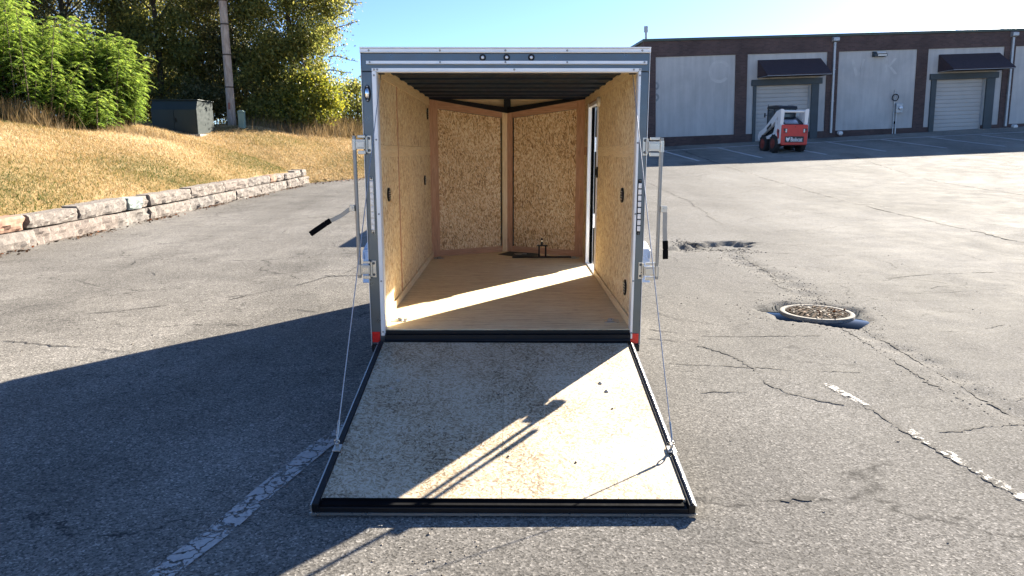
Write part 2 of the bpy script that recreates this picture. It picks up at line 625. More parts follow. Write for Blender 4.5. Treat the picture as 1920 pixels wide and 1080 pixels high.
STONE_BLUE = plain('blue_grey_stone', (.25, .29, .275), .85, 0, .25, 9, .6, 30)
LAWN = m_lawn()


# ------------------------------------------------------------------ ground sheet
MH = (3.12, 6.97, 0.355)                      # manhole: x, y, radius


def lot_h(x, y):
    z = gh(x, y)
    d = np.hypot(x - MH[0], y - MH[1])
    wob = .06 * np.sin(3 * np.arctan2(y - MH[1], x - MH[0]) + 1) + .05 * np.sin(7 * np.arctan2(y - MH[1], x - MH[0]))
    an = np.arctan2(y - MH[1], x - MH[0])
    lobe = .16 * np.exp(-((an + 1.25) / .5) ** 2) + .12 * np.exp(-((np.abs(an) - 2.75) / .35) ** 2) - .06
    z = z - .075 * np.clip((.56 + wob * .6 + lobe - d) / .2, 0, 1) ** .8
    # broken patch behind and the settled trench between it and the manhole
    px, py = (x - 3.25) * .92 + (y - 11.35) * .55, -(x - 3.25) * .4 + (y - 11.35) * .8
    e = (px / .95) ** 2 + (py / .38) ** 2
    rag = .25 * np.sin(x * 19 + y * 7) + .25 * np.sin(x * 11 - y * 23) + .2 * np.sin(y * 41)
    z = z - .07 * np.clip((1.0 + .5 * rag - e) / .35, 0, 1) + .025 * rag * np.clip(1.3 - e, 0, 1) * np.sin(x * 53 + y * 37)
    tx = 3.35 + (y - 8.2) * .06 + .12 * np.sin(y * 1.7)
    z = z - .03 * np.exp(-((x - tx) / .16) ** 2) * np.clip((y - 7.3) / .5, 0, 1) * np.clip((11 - y) / .6, 0, 1) * (.6 + .4 * np.sin(y * 13))
    tx2 = 3.25 + (6.6 - y) * -.02 + .05 * np.sin(y * 4)
    z = z - .022 * np.exp(-((x - tx2) / .1) ** 2) * np.clip((6.5 - y) / .3, 0, 1) * (.6 + .4 * np.sin(y * 17))
    z = z + .006 * np.sin(x * 2.1 + 1.3 * np.sin(y)) * np.sin(y * 1.7) * np.clip(np.abs(x) - 1.3, 0, 1)
    return z


def lot():
    xs = np.concatenate([np.linspace(-300, -60, 9)[:-1], np.linspace(-60, -12, 25)[:-1], np.arange(-12, 1.6, .4), np.arange(1.6, 4.8, .04), np.arange(4.8, 12, .3), np.linspace(12, 60, 49)[:-1], np.linspace(60, 300, 9)])
    ys = np.concatenate([np.linspace(-300, -12, 7)[:-1], np.linspace(-12, 1.5, 20)[:-1], np.arange(1.5, 4.5, .15), np.arange(4.5, 12.6, .045), np.arange(12.6, 40, .5), np.linspace(40, 90, 26)[:-1], np.linspace(90, 500, 10)])
    X, Y = np.meshgrid(xs, ys)
    Z = lot_h(X, Y)
    V = np.stack([X, Y, Z], -1).reshape(-1, 3)
    nx, ny = len(xs), len(ys)
    i = np.arange(nx * ny).reshape(ny, nx)
    F = np.stack([i[:-1, :-1], i[:-1, 1:], i[1:, 1:], i[1:, :-1]], -1).reshape(-1, 4)
    o = np_mesh('asphalt_lot', V, F, ASPHALT, smooth=True)
    return struct(o)


lot()


def strip(name, pts, w, m, dz=.005, kind='structure', jag=0.0, sub=.12, hf=gh):
    """a flat strip that follows the ground along a polyline"""
    pts = np.array(pts, float)
    out = [pts[0]]
    for a, b in zip(pts[:-1], pts[1:]):
        n_ = max(1, int(np.hypot(*(b - a)) / sub))
        for k in range(1, n_ + 1):
            out.append(a + (b - a) * k / n_)
    P = np.array(out)
    T = np.gradient(P, axis=0)
    T /= np.maximum(np.hypot(T[:, 0], T[:, 1])[:, None], 1e-6)
    Nn = np.stack([-T[:, 1], T[:, 0]], 1)
    if jag:
        q = np.arange(len(P)) * sub
        wan = sum(np.sin(q * f_ + rng.uniform(0, 6.28)) / f_ for f_ in (3.1, 7.3, 16.0)) * .07
        P = P + Nn * (rng.normal(0, jag, len(P)) + wan)[:, None]
    q = np.arange(len(P)) * sub
    brk = np.clip(.95 + .6 * np.sin(q * 5.1 + rng.uniform(0, 6)) + .5 * np.sin(q * 13.7) + rng.normal(0, .25, len(P)), .06, 1.5)
    ww = w * (brk if jag else np.ones(len(P)))
    L = P + Nn * (ww / 2)[:, None]
    Rr = P - Nn * (ww / 2)[:, None]
    V = np.concatenate([L, Rr])
    z = hf(V[:, 0], V[:, 1]) + dz
    V = np.column_stack([V, z])
    n_ = len(P)
    i = np.arange(n_ - 1)
    F = np.stack([i, i + n_, i + n_ + 1, i + 1], 1)
    o = np_mesh(name, V, F, m)
    o['kind'] = kind
    return o


# painted lines: the two worn ones beside the ramp, parking bays, faded lines in the lot
strip('painted_line', [(-1.6, 1.7), (-1.35, 2.46), (-1.25, 2.77), (-1.17, 3.16), (-1.05, 3.65), (-.93, 4.0), (-.8, 4.35)], .118, PAINT, .008, hf=lot_h)
strip('painted_line', [(-.6, 2.2), (-.6, 2.86), (-.58, 3.2)], .1, PAINTF, .008, hf=lot_h)
strip('painted_line', [(2.62, 2.2), (2.41, 3.06), (2.33, 3.9)], .065, m_paint('broken_road_paint', .515), .008, hf=lot_h)
strip('painted_line', [(2.29, 4.28), (2.22, 4.74)], .06, m_paint('chipped_road_paint', .49), .008, hf=lot_h)
for a, b in [((7.62, 35.4), (8.04, 30.4)), ((10.45, 36.1), (10.85, 30.8)), ((13.3, 36.4), (13.8, 31.2)), ((16.13, 36.66), (16.59, 31.6)), ((18.9, 36.6), (19.5, 32)), ((21.4, 36.55), (22, 31.8)), ((23.94, 36.5), (24.4, 31.9)), ((26.8, 36.5), (27.2, 31.9))]:
    strip('painted_line', [a, b], .13, PAINTB, .012, sub=.5)
strip('painted_line', [(7.2, 35.6), (12, 36.3), (20, 36.75), (30, 37.2)], .13, PAINTB, .012, sub=.5)
for a, b in [((10.8, 24.7), (12.98, 17.85)), ((8.75, 21), (8.7, 12.5)), ((14.2, 26), (15.2, 18)), ((5.2, 14), (5.0, 12.6)), ((-4.2, 15.2), (-4.0, 12.6)), ((17.5, 27), (18.6, 19))]:
    strip('painted_line', [a, b], .1, PAINTF, .01, sub=.5)
# open cracks and paving joints: dark, ragged
CRACK = plain('crack_fill', (.016, .014, .013), .95, 0, .4, 20, .5)
for pts, w in [
    ([(8.53, 36), (8.5, 26.2), (8.42, 17.3), (8.54, 11.8), (8.6, 7)], .045),
    ([(14.5, 30), (13.0, 22), (13.6, 14)], .03),
    ([(1.28, 6.25), (1.75, 6.05), (2.3, 6.0), (2.75, 6.02)], .008),
    ([(1.2, 5.95), (1.55, 5.75), (1.75, 5.45), (1.85, 5.05), (1.83, 4.75), (1.92, 4.5), (2.15, 4.3)], .011),
    ([(1.85, 5.12), (2.2, 5.02), (2.6, 5.05)], .008),
    ([(1.22, 5.2), (1.6, 5.17), (1.85, 5.1)], .007),
    ([(1.3, 4.52), (1.62, 4.55)], .007),
    ([(2.27, 4.32), (2.31, 4.12), (2.31, 3.9), (2.38, 3.4), (2.43, 3.0)], .012),
    ([(3.3, 6.4), (3.24, 5.7), (3.15, 5.0), (3.17, 4.2), (3.25, 3.4)], .013),
    ([(3.1, 6.3), (3.0, 5.6), (2.98, 5.0), (3.02, 4.4)], .012),
    ([(2.85, 11.95), (3.2, 11.6), (3.6, 11.2)], .05),
    ([(3.0, 11.35), (3.25, 11.2), (3.5, 11.0)], .06),
    ([(3.55, 11.0), (3.5, 10.2), (3.45, 9.3), (3.3, 8.4), (3.25, 7.8)], .022),
    ([(3.6, 10.8), (4.4, 10.7)], .012), ([(4.8, 8.8), (5.6, 9.1), (6.4, 9.15)], .012),
    ([(1.27, 3.06), (1.42, 3.07)], .02), ([(-3.1, 7.6), (-2.6, 8.3), (-2.2, 9.3), (-1.9, 10.6)], .009),
    ([(-2.4, 9.0), (-1.95, 9.05)], .016), ([(-4.6, 6.6), (-3.8, 7.2), (-3.0, 7.8)], .007),
    ([(-2.2, 7.1), (-1.3, 6.7)], .006), ([(4.4, 26), (4.6, 18), (4.2, 14)], .02)]:
    strip('asphalt_crack', pts, w * 1.6, CRACK, .005, 'stuff', jag=w * .5 + .005, sub=.03 if w < .03 else .08, hf=lot_h if pts[0][1] < 13 else gh)


# a web of hairline cracks over the old paving to the right and ahead on the left
for k in range(46):
    right = k < 34
    x, y = (random.uniform(1.35, 7.5), random.uniform(3.0, 12.0)) if right else (random.uniform(-6.5, -1.6), random.uniform(5.5, 13))
    a = random.choice((0.1, -.25, 2.4, .5, 1.9)) + random.gauss(0, .35)
    pts = [(x, y)]
    for q in range(random.randint(3, 8)):
        a += random.gauss(0, .4)
        x += .2 * math.cos(a); y += .2 * math.sin(a)
        pts.append((x, y))
    if min(p_[0] for p_ in pts) > 1.15 or max(p_[0] for p_ in pts) < -1.3:
        w = random.uniform(.005, .011)
        strip('asphalt_crack', pts, w, CRACK, .005, 'stuff', jag=w * .5 + .004, sub=.03, hf=lot_h)


# ------------------------------------------------------------------ the cargo trailer
D = 4.664
XL, XR = -.942, .889
CX = (XL + XR) / 2
IL, IR = -.888, .836                          # inner wall planes
ZF, ZC = .413, 2.185
YC = 8.03                                     # where the V nose starts
NY, NX = 8.5, -.028                           # inner nose corner
TR = thing('cargo_trailer', 'grey enclosed cargo trailer with its ramp lowered, wood lined inside', 'trailer', (CX, D, 0))
OFF = (CX, D, 0)


def T(mb, name, m, parent=TR, bevel=0.0, seg=2):
    return mb.build(name, m, parent, bevel, OFF, seg)


def screw_at(mesh_obj, pts, parent, name='screw'):
    """copies of one screw mesh at several places"""
    for p_ in pts:
        o = link(name, mesh_obj, parent)
        o.location = Vector(p_) - Vector(OFF)


def screw_mesh(axis, r=.007, m=SCREW):
    s = -1
    mb = MB().lathe([(r, 0), (r * .95, s * .0025), (r * .55, s * .0045), (.0005, s * .005)], 10, axis)
    me = bpy.data.meshes.new('screw')
    me.from_pydata(mb.v, [], mb.f)
    me.materials.append(m)
    return me


SCR_Y = screw_mesh('y')
SCR_YD = screw_mesh('y', .0065, plain('zinc_screw', (.3, .3, .3), .35, .9, .2, 50))

# outer skins
DY0, DY1, DZ1 = 6.83, 7.53, 2.05              # side door opening
T(MB().box(XL, XL + .02, D + .07, YC + .06, .33, 2.2), 'side_skin', GREY)
sk = MB()
sk.box(XR - .02, XR, D + .07, DY0, .33, 2.2)
sk.box(XR - .02, XR, DY1, YC + .06, .33, 2.2)
sk.box(XR - .02, XR, DY0, DY1, DZ1, 2.2)
sk.box(XR - .02, XR, DY0, DY1, .33, .385)
T(sk, 'side_skin', GREY)
ns = MB()
ns.hexa([(XL, YC + .06, .33), (NX, NY + .16, .33), (NX, NY + .18, .33), (XL - .0, YC + .085, .33)], [(XL, YC + .06, 2.2), (NX, NY + .16, 2.2), (NX, NY + .18, 2.2), (XL - .0, YC + .085, 2.2)])
T(ns, 'nose_skin', GREY)
ns = MB()
ns.hexa([(XR, YC + .06, .33), (NX, NY + .16, .33), (NX, NY + .18, .33), (XR, YC + .085, .33)], [(XR, YC + .06, 2.2), (NX, NY + .16, 2.2), (NX, NY + .18, 2.2), (XR, YC + .085, 2.2)])
T(ns, 'nose_skin', GREY)
rf = MB()
prof = [(XL, 2.2), (XL, 2.222), (CX, 2.25), (XR, 2.222), (XR, 2.2)]
rf.prism(prof, D + .03, YC + .06, 'y')
rf.add([(XL, YC + .06, 2.222), (CX, YC + .06, 2.25), (XR, YC + .06, 2.222), (NX, NY + .17, 2.22), (XL, YC + .06, 2.2), (XR, YC + .06, 2.2), (NX, NY + .17, 2.2)], [(0, 1, 3), (1, 2, 3), (0, 3, 6, 4), (3, 2, 5, 6)])
T(rf, 'roof', ALUW)

# chassis
ch = MB()
for x in (XL + .02, XR - .08):
    ch.box(x, x + .06, D + .02, YC, .29, .39)
for y in np.arange(D + .5, YC, .6):
    ch.box(XL + .08, XR - .08, y, y + .04, .31, .385)
ch.tube([(XL - .1, 6.35, .33), (XR + .1, 6.35, .33)], .035)
ch.tube([(XL + .2, YC - .3, .34), (NX - .05, NY + 1.0, .36)], .035, 8)
ch.tube([(XR - .2, YC - .3, .34), (NX + .05, NY + 1.0, .36)], .035, 8)
ch.box(NX - .06, NX + .06, NY + .95, NY + 1.25, .33, .42)
T(ch, 'chassis', BLACK)
T(MB().tube([(NX, NY + .8, .06), (NX, NY + .8, .7)], .03).box(NX - .1, NX + .1, NY + .7, NY + .9, .04, .06).tube([(NX, NY + .8, .66), (NX - .2, NY + .8, .68)], .01), 'tongue_jack', BLACK)

# wheels and fenders
for s, xo in ((-1, XL), (1, XR)):
    c = (xo + s * .15, 6.35, .33)
    w = MB().lathe([(.2, -.09), (.27, -.1), (.315, -.09), (.33, -.06), (.33, .06), (.315, .09), (.27, .1), (.2, .09)], 28, 'x', c)
    tw = T(w, 'wheel', TYRE)
    T(MB().lathe([(.205, s * .091), (.195, s * .1), (.17, s * .094), (.08, s * .096), (.05, s * .115), (.02, s * .117)], 24, 'x', c), 'rim', WHITE, tw)
    prof = [(5.93, .5), (6.0, .78), (6.16, .82), (6.54, .82), (6.72, .78), (6.8, .5), (6.78, .5), (6.7, .765), (6.53, .8), (6.17, .8), (6.02, .765), (5.95, .5)]
    T(MB().prism(prof, xo + s * .003, xo + s * .315, 'x').prism([(5.97, .7), (6.0, .77), (6.16, .81), (6.54, .81), (6.72, .77), (6.75, .7)], xo + s * .3, xo + s * .32, 'x'), 'fender', FENDER, bevel=.004)

# rear frame: jambs and header
for s in (-1, 1):
    x0, x1 = (XL, -.848) if s < 0 else (.823, XR)
    T(MB().box(x0, x1, D, D + .075, .283, 2.104), 'door_jamb', GREY, bevel=.004)
T(MB().box(XL, XR, D, D + .075, 2.106, 2.216), 'door_header', GREY, bevel=.003)
T(MB().box(XL - .006, XR + .006, D - .006, D + .05, 2.218, 2.244).box(XL - .006, XR + .006, D - .012, D + .05, 2.245, 2.253).box(XL - .005, XR + .005, D - .011, D - .005, 2.2205, 2.224), 'roof_edge_trim', ALUW, bevel=.002)
T(MB().box(-.908, .873, D - .014, D - .001, 2.148, 2.169).box(-.908, .873, D - .022, D - .014, 2.148, 2.1515), 'drip_rail', ALUW, bevel=.002)
# bright trim round the opening
T(MB().box(-.8755, .8375, D - .009, D - .001, 2.107, 2.125).box(-.846, .82, D - .009, D + .05, 2.1005, 2.1065), 'opening_trim', ALUW, bevel=.0015)
T(MB().box(-.875, -.849, D - .009, D - .001, .372, 2.1065).box(-.8478, -.845, D - .009, D + .06, .39, 2.1), 'opening_trim', ALUW, bevel=.0015)
T(MB().box(.8235, .837, D - .009, D - .001, .35, 2.1065).box(.8195, .8228, D - .009, D + .06, .39, 2.1), 'opening_trim', ALUW, bevel=.0015)
screw_at(SCR_YD, [(x, D - .0065, 2.232) for x in (-.89, -.44, -.026, .365, .84)] + [(x, D - .0145, 2.16) for x in (-.885, -.44, -.026, .365, .855)] + [(x, D - .0095, 2.116) for x in (-.86, -.84, .03, .79, .828)] + [(-.862, D - .0095, z) for z in (2.08, 1.68, 1.2, .75, .4)] + [(.83, D - .0095, z) for z in (2.08, 1.66, 1.2, .75, .39)], TR)
# thin bright edge on the outer corners
for x in (XL - .004, XR + .001):
    T(MB().box(x, x + .003, D - .002, D + .03, .3, 2.217), 'corner_edge', ALUW)

# marker lights over the opening
for x in (-.17, -.018, .138):
    g = T(MB().lathe([(.021, 0), (.021, -.006), (.015, -.009), (.012, -.005), (.001, -.005)], 20, 'y', (x, D, 2.19)), 'marker_light', BLACK)
    T(MB().lathe([(.011, -.006), (.009, -.011), (.001, -.013)], 14, 'y', (x, D, 2.19)), 'lens', LENS, g)
# chrome grab light on the left jamb
def ell(mb, c, rx, rz, y0, y1, n_=24, dome=0.0):
    pts = [(c[0] + rx * math.cos(2 * math.pi * k / n_), c[2] + rz * math.sin(2 * math.pi * k / n_)) for k in range(n_)]
    return mb.prism(pts, y0, y1, 'y')
g = T(ell(MB(), (-.908, 0, 1.97), .021, .053, D - .008, D - .001), 'dome_light', BLACK, bevel=.003)
mb = MB()
for i in range(7):
    pass
rings = []
for j in range(6):
    a = j / 5 * math.pi / 2
    rings.append([(-.908 + .015 * math.cos(a) * math.cos(2 * math.pi * k / 18), D - .008 - .02 * math.sin(a), 1.97 + .036 * max(.02, math.cos(a)) * math.sin(2 * math.pi * k / 18)) for k in range(18)])
mb.add([p_ for r in rings for p_ in r], [(j * 18 + k, j * 18 + (k + 1) % 18, (j + 1) * 18 + (k + 1) % 18, (j + 1) * 18 + k) for j in range(5) for k in range(18)], True)
T(mb, 'lens', CHROME, g)
screw_at(SCR_YD, [(-.908, D - .009, 2.013), (-.908, D - .009, 1.927)], TR)

# LED tail lights, eight lenses each
for x, z0, z1 in ((-.903, 1.092, 1.42), (.854, 1.084, 1.405)):
    g = T(MB().box(x - .0135, x + .0135, D - .012, D - .001, z0, z1).box(x - .011, x + .011, D - .008, D - .001, z0 - .022, z1 + .022), 'tail_light', GALV if x < 0 else BLACK, bevel=.004)
    n_ = 8
    for k in range(n_):
        zz = z0 + (z1 - z0) * (k + .5) / n_
        l_ = T(MB().box(x - .011, x + .011, D - .018, D - .0125, zz - .017, zz + .017), 'lens', LENS, g, bevel=.004)
    screw_at(SCR_Y, [(x, D - .0085, z0 - .013), (x, D - .0085, z1 + .013)], TR)
# red reflectors
for x0, x1, z0, z1 in ((-.937, -.884, .325, .398), (.822, .88, .316, .385)):
    T(MB().box(x0, x1, D - .006, D - .001, z0, z1), 'red_reflector', REDREF, bevel=.0015)
for x0, x1 in ((-.94, -.86), (.826, .886)):
    T(MB().box(x0, x1, D - .02, D - .001, .262, .312).tube([(x0 + .02, D - .02, .292), (x0 + .02, D - .03, .292)], .008), 'hinge_bracket', BLACK, bevel=.002)

# sill and hinge
T(MB().box(-.846, .82, D - .005, D + .06, .358, .408), 'sill', BLACK, bevel=.004)
T(MB().tube([(-.846, D - .03, .345), (.82, D - .03, .345)], .018, 12).box(-.846, .82, D - .04, D - .006, .35, .385), 'ramp_hinge', BLACK)

# floor
T(MB().add([(IL, D + .005, ZF), (IR, D + .005, ZF), (IR, YC, ZF), (NX, NY, ZF), (IL, YC, ZF), (IL, D + .005, ZF - .02), (IR, D + .005, ZF - .02), (IR, YC, ZF - .02), (NX, NY, ZF - .02), (IL, YC, ZF - .02)], [(0, 1, 2, 3, 4), (9, 8, 7, 6, 5), (0, 5, 6, 1), (1, 6, 7, 2), (2, 7, 8, 3), (3, 8, 9, 4), (4, 9, 5, 0)]), 'floor', FLOOR)

# left wall: three boards with a batten at the seam, plywood bands
th = .012
for y0, y1 in ((D + .076, 5.695), (5.725, YC - .0)):
    T(MB().box(IL - th, IL, y0, y1, ZF, 1.563), 'wall_panel', OSB_SIDE)
    T(MB().box(IL - th, IL, y0, y1, 1.65, 2.1), 'wall_panel', OSB_SIDE)
T(MB().box(IL - th - .002, IL + .006, 5.697, 5.723, ZF + .06, 2.1), 'seam_batten', PLYRV, bevel=.0015)
T(MB().box(IL - th, IL + .003, D + .076, YC, 1.564, 1.649), 'plywood_band', PLY, bevel=.001)
T(MB().box(IL - th, IL + .003, D + .076, YC, 2.101, ZC + .01), 'plywood_band', PLY, bevel=.001)
T(MB().box(IL + .0005, IL + .014, D + .076, YC - .01, ZF + .001, ZF + .062), 'kick_board', PLY, bevel=.002)
# right wall, with the side door opening
T(MB().box(IR, IR + th, D + .076, DY0 - .04, ZF, 1.563), 'wall_panel', OSB_SIDE)
T(MB().box(IR, IR + th, D + .076, 5.7, 1.65, 2.1), 'wall_panel', OSB_SIDE)
T(MB().box(IR, IR + th, 5.703, DY0 - .04, 1.65, 2.1), 'wall_panel', OSB_SIDE)
T(MB().box(IR, IR + th, DY1 + .04, YC, ZF, 1.563), 'wall_panel', OSB_SIDE)
T(MB().box(IR, IR + th, DY1 + .04, YC, 1.65, 2.1), 'wall_panel', OSB_SIDE)
T(MB().box(IR - .003, IR + th, D + .076, DY0 - .04, 1.564, 1.649), 'plywood_band', PLY, bevel=.001)
T(MB().box(IR - .003, IR + th, DY1 + .04, YC, 1.564, 1.649), 'plywood_band', PLYR, bevel=.001)
T(MB().box(IR - .003, IR + th, D + .076, YC, 2.101, ZC + .01), 'plywood_band', PLY, bevel=.001)
T(MB().box(IR - .014, IR - .0005, D + .076, DY0 - .045, ZF + .001, ZF + .062), 'kick_board', PLY, bevel=.002)
# side door frame: bright aluminium lining, black seal, threshold
fr = MB()
x0, x1 = IR - .012, XR + .004
fr.box(x0, x1, DY0 - .038, DY0, ZF - .004, DZ1 + .03)
fr.box(x0, x1, DY1, DY1 + .038, ZF - .004, DZ1 + .03)
fr.box(x0, x1, DY0, DY1, DZ1 - .0, DZ1 + .03)
fr.box(x0, x1, DY0, DY1, ZF - .022, ZF + .004)
fr.box(x0 - .006, x0, DY1 - .012, DY1 + .05, ZF, DZ1 + .04)
dfm = T(fr, 'side_door_frame', ALUW, bevel=.002)
T(MB().box(IR + .02, IR + .032, DY1 - .009, DY1 - .001, ZF + .01, DZ1 - .005).box(IR + .02, IR + .032, DY0 + .001, DY0 + .009, ZF + .01, DZ1 - .005), 'door_seal', RUBBER, dfm)
T(MB().box(x0 - .003, x0 + .012, DY0, DY1, ZF + .0045, ZF + .0105), 'threshold', ALU, dfm, bevel=.002)
T(MB().box(IR - .002, IR + .002, DY0 - .05, DY1 + .05, DZ1 + .031, DZ1 + .075), 'door_head_board', PLYR)
# side door folded back flat against the outside
sd = T(MB().box(XR + .03, XR + .065, DY1 + .04, DY1 + .74, .4, DZ1 + .01), 'side_door', GREY, bevel=.004)
T(MB().box(XR + .066, XR + .085, DY1 + .62, DY1 + .66, 1.05, 1.3), 'handle', BLACK, sd)
for zz in (.8, 1.6):
    T(MB().box(XR + .004, XR + .066, DY1 + .005, DY1 + .037, zz, zz + .15), 'hinge', ALU, sd)
# fittings on the walls
def wall_oval(x, sx, y, z, ry, rz, m=BLACK, name='wall_vent'):
    pts = [(y + ry * math.cos(2 * math.pi * k / 20), z + rz * math.sin(2 * math.pi * k / 20)) for k in range(20)]
    g_ = T(MB().prism(pts, x, x + sx * .012, 'x'), name, m, bevel=.003)
    sl = MB()
    for q in (-.5, -.17, .17, .5):
        sl.box(min(x + sx * .012, x + sx * .016), max(x + sx * .012, x + sx * .016), y - ry * .7, y + ry * .7, z + q * rz - rz * .06, z + q * rz + rz * .06)
    T(sl, 'louvre', GALV, g_)
wall_oval(IL, 1, 5.19, 1.295, .05, .05)
wall_oval(IL, 1, 7.43, 1.308, .05, .05)
wall_oval(IL, 1, 7.8, 2.0, .04, .06)
wall_oval(IR, -1, 5.234, 1.288, .055, .055)
wall_oval(IR, -1, 4.985, .643, .045, .058)
T(MB().box(IR - .016, IR - .0005, 6.74, 6.78, 1.36, 1.46).box(IR - .024, IR - .016, 6.75, 6.77, 1.38, 1.44), 'latch_keeper', BLACK, bevel=.003)
T(MB().lathe([(.045, 0), (.045, -.02), (.038, -.028), (.01, -.03)], 24, 'x', (IR, 6.72, 2.055)), 'light_switch', WHITEP)

# V nose: two framed boards
def nose_wall(A, B, red_far, mirror):
    A, B = Vector(A), Vector(B)
    d = (B - A).normalized()
    n_ = Vector((d.y, -d.x, 0)) if not mirror else Vector((-d.y, d.x, 0))
    if n_.y > 0:
        n_ = -n_
    M = Matrix(((d.x, -n_.x, 0, A.x), (d.y, -n_.y, 0, A.y), (0, 0, 1, 0), (0, 0, 0, 1)))
    L = (B - A).length
    zt0, zt1 = 2.185, 2.085                    # the head slopes down to the nose
    def zt(s):
        return zt0 + (zt1 - zt0) * s / L
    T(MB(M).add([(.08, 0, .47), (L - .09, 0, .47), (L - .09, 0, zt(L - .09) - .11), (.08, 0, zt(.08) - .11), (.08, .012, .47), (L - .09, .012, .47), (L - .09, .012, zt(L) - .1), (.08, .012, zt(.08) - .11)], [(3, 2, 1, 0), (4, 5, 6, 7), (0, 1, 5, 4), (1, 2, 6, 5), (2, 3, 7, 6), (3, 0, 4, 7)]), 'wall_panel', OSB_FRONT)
    a, b = (PLYRV, PLYV) if not red_far else (PLYRV, PLYRV)
    def quad(s0, s1, za0, za1, zb0, zb1, y0, y1):
        return MB(M).add([(s0, y0, za0), (s1, y0, zb0), (s1, y0, zb1), (s0, y0, za1), (s0, y1, za0), (s1, y1, zb0), (s1, y1, zb1), (s0, y1, za1)], [(3, 2, 1, 0), (4, 5, 6, 7), (0, 1, 5, 4), (1, 2, 6, 5), (2, 3, 7, 6), (3, 0, 4, 7)])
    T(quad(-.02, .095, ZF, zt(0), ZF, zt(.095), -.012, .012), 'trim_board', a, bevel=.002)
    T(quad(L - .07, L + .004, ZF, zt(L - .07), ZF, zt(L), -.012, .012), 'trim_board', b, bevel=.002)
    T(quad(.096, L - .071, zt(.096) - .105, zt(.096), zt(L - .071) - .105, zt(L - .071), -.009, .012), 'trim_board', PLYR, bevel=.002)
    T(quad(.096, L - .071, ZF, ZF + .068, ZF, ZF + .068, -.009, .012), 'trim_board', PLYR, bevel=.002)
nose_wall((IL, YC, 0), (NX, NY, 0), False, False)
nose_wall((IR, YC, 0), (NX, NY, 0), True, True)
# black steel header over the nose, tan cap liner above it
hb = MB()
for A in ((IL, YC), (IR, YC)):
    hb.hexa([(A[0], A[1] - .04, 2.168), (NX, NY - .06, 2.04), (NX, NY - .0, 2.04), (A[0], A[1] + .02, 2.168)], [(A[0], A[1] - .04, 2.2), (NX, NY - .06, 2.105), (NX, NY - .0, 2.105), (A[0], A[1] + .02, 2.2)])
hb.box(NX - .04, NX + .04, NY - .05, NY - .01, 2.1, 2.2)
T(hb, 'nose_header', BLACK, bevel=.003)
T(MB().hexa([(IL, YC + .03, 2.1), (NX, NY + .1, 2.06), (NX, NY + .12, 2.06), (IL, YC + .05, 2.1)], [(IL, YC + .03, 2.2), (NX, NY + .06, 2.2), (NX, NY + .08, 2.2), (IL, YC + .05, 2.2)]), 'cap_liner', PLY)
T(MB().hexa([(IR, YC + .03, 2.1), (NX, NY + .1, 2.06), (NX, NY + .12, 2.06), (IR, YC + .05, 2.1)], [(IR, YC + .03, 2.2), (NX, NY + .06, 2.2), (NX, NY + .08, 2.2), (IR, YC + .05, 2.2)]), 'cap_liner', PLY)
# roof sheet inside, with its bows
T(MB().box(IL - .01, IR + .01, D + .05, YC + .06, 2.182, 2.197), 'ceiling', ROOFIN)
for y in np.arange(D + .42, YC + .02, .42):
    T(MB().prism([(-.06, 0), (-.04, -.012), (.04, -.012), (.06, 0)], IL + .005, IR - .005, 'x', Matrix.Translation((0, y, 2.182))), 'roof_bow', ROOFIN, bevel=.003)

# floor tie-down rings
for x, y in ((-.793, 4.93), (.726, 4.9), (-.80, 7.9), (.735, 7.93)):
    g = T(MB().box(x - .055, x + .055, y - .045, y + .045, ZF + .0005, ZF + .004).lathe([(.03, 0), (.028, .003), (.02, .004)], 18, 'z', (x, y, ZF + .003)), 'tie_down', GALV, bevel=.001)
    pts = [(x + .024 * math.cos(a), y + .024 * math.sin(a), ZF + .012) for a in np.linspace(0, 2 * math.pi, 15)]
    T(MB().tube(pts, .004, 8), 'ring', GALV, g)

# lock bars, brackets and handles
def lock_gear(s, bx, jx0, jx1, zt_, zb_):
    bar = T(MB().tube([(bx, D - .03, zb_), (bx, D - .03, zt_)], .0125, 14), 'lock_bar', STEEL)
    for zc in (zt_ - .055, zb_ + .055):
        g_ = T(MB().box(jx0, jx1, D - .007, D - .001, zc - .058, zc + .058), 'hinge_plate', GALV, bevel=.0025)
        T(MB().tube([(jx0 if s < 0 else jx1, D - .014, zc - .05), (jx0 if s < 0 else jx1, D - .014, zc + .05)], .009, 10), 'knuckle', GALV, g_)
        a, b = sorted((bx + (-s) * .012, (jx0 if s < 0 else jx1) + s * .004))
        T(MB().box(a, b, D - .045, D - .014, zc - .03, zc + .032).box(a + .008, b - .004, D - .05, D - .045, zc - .022, zc + .022), 'bracket_arm', GALV, g_, bevel=.003)
        T(MB().box(a + .012, b, D - .04, D - .02, zc - .062, zc - .039).box(a + .012, b, D - .04, D - .02, zc + .041, zc + .058), 'keeper', GALV, g_, bevel=.002)
        T(MB().tube([(bx, D - .03, zc - .035), (bx, D - .03, zc + .035)], .0165, 14), 'collar', GALV, g_)
        screw_at(BOLT, [((jx0 + jx1) / 2, D - .0075, zc - .038), ((jx0 + jx1) / 2, D - .0075, zc + .038)], TR, 'bolt')
    return bar
BOLT = screw_mesh('y', .009, plain('bolt_dark', (.1, .11, .12), .35, .8, .2, 60))
b1 = lock_gear(-1, -1.0, -.924, -.893, 1.705, .778)
b2 = lock_gear(1, .98, .863, .89, 1.692, .767)


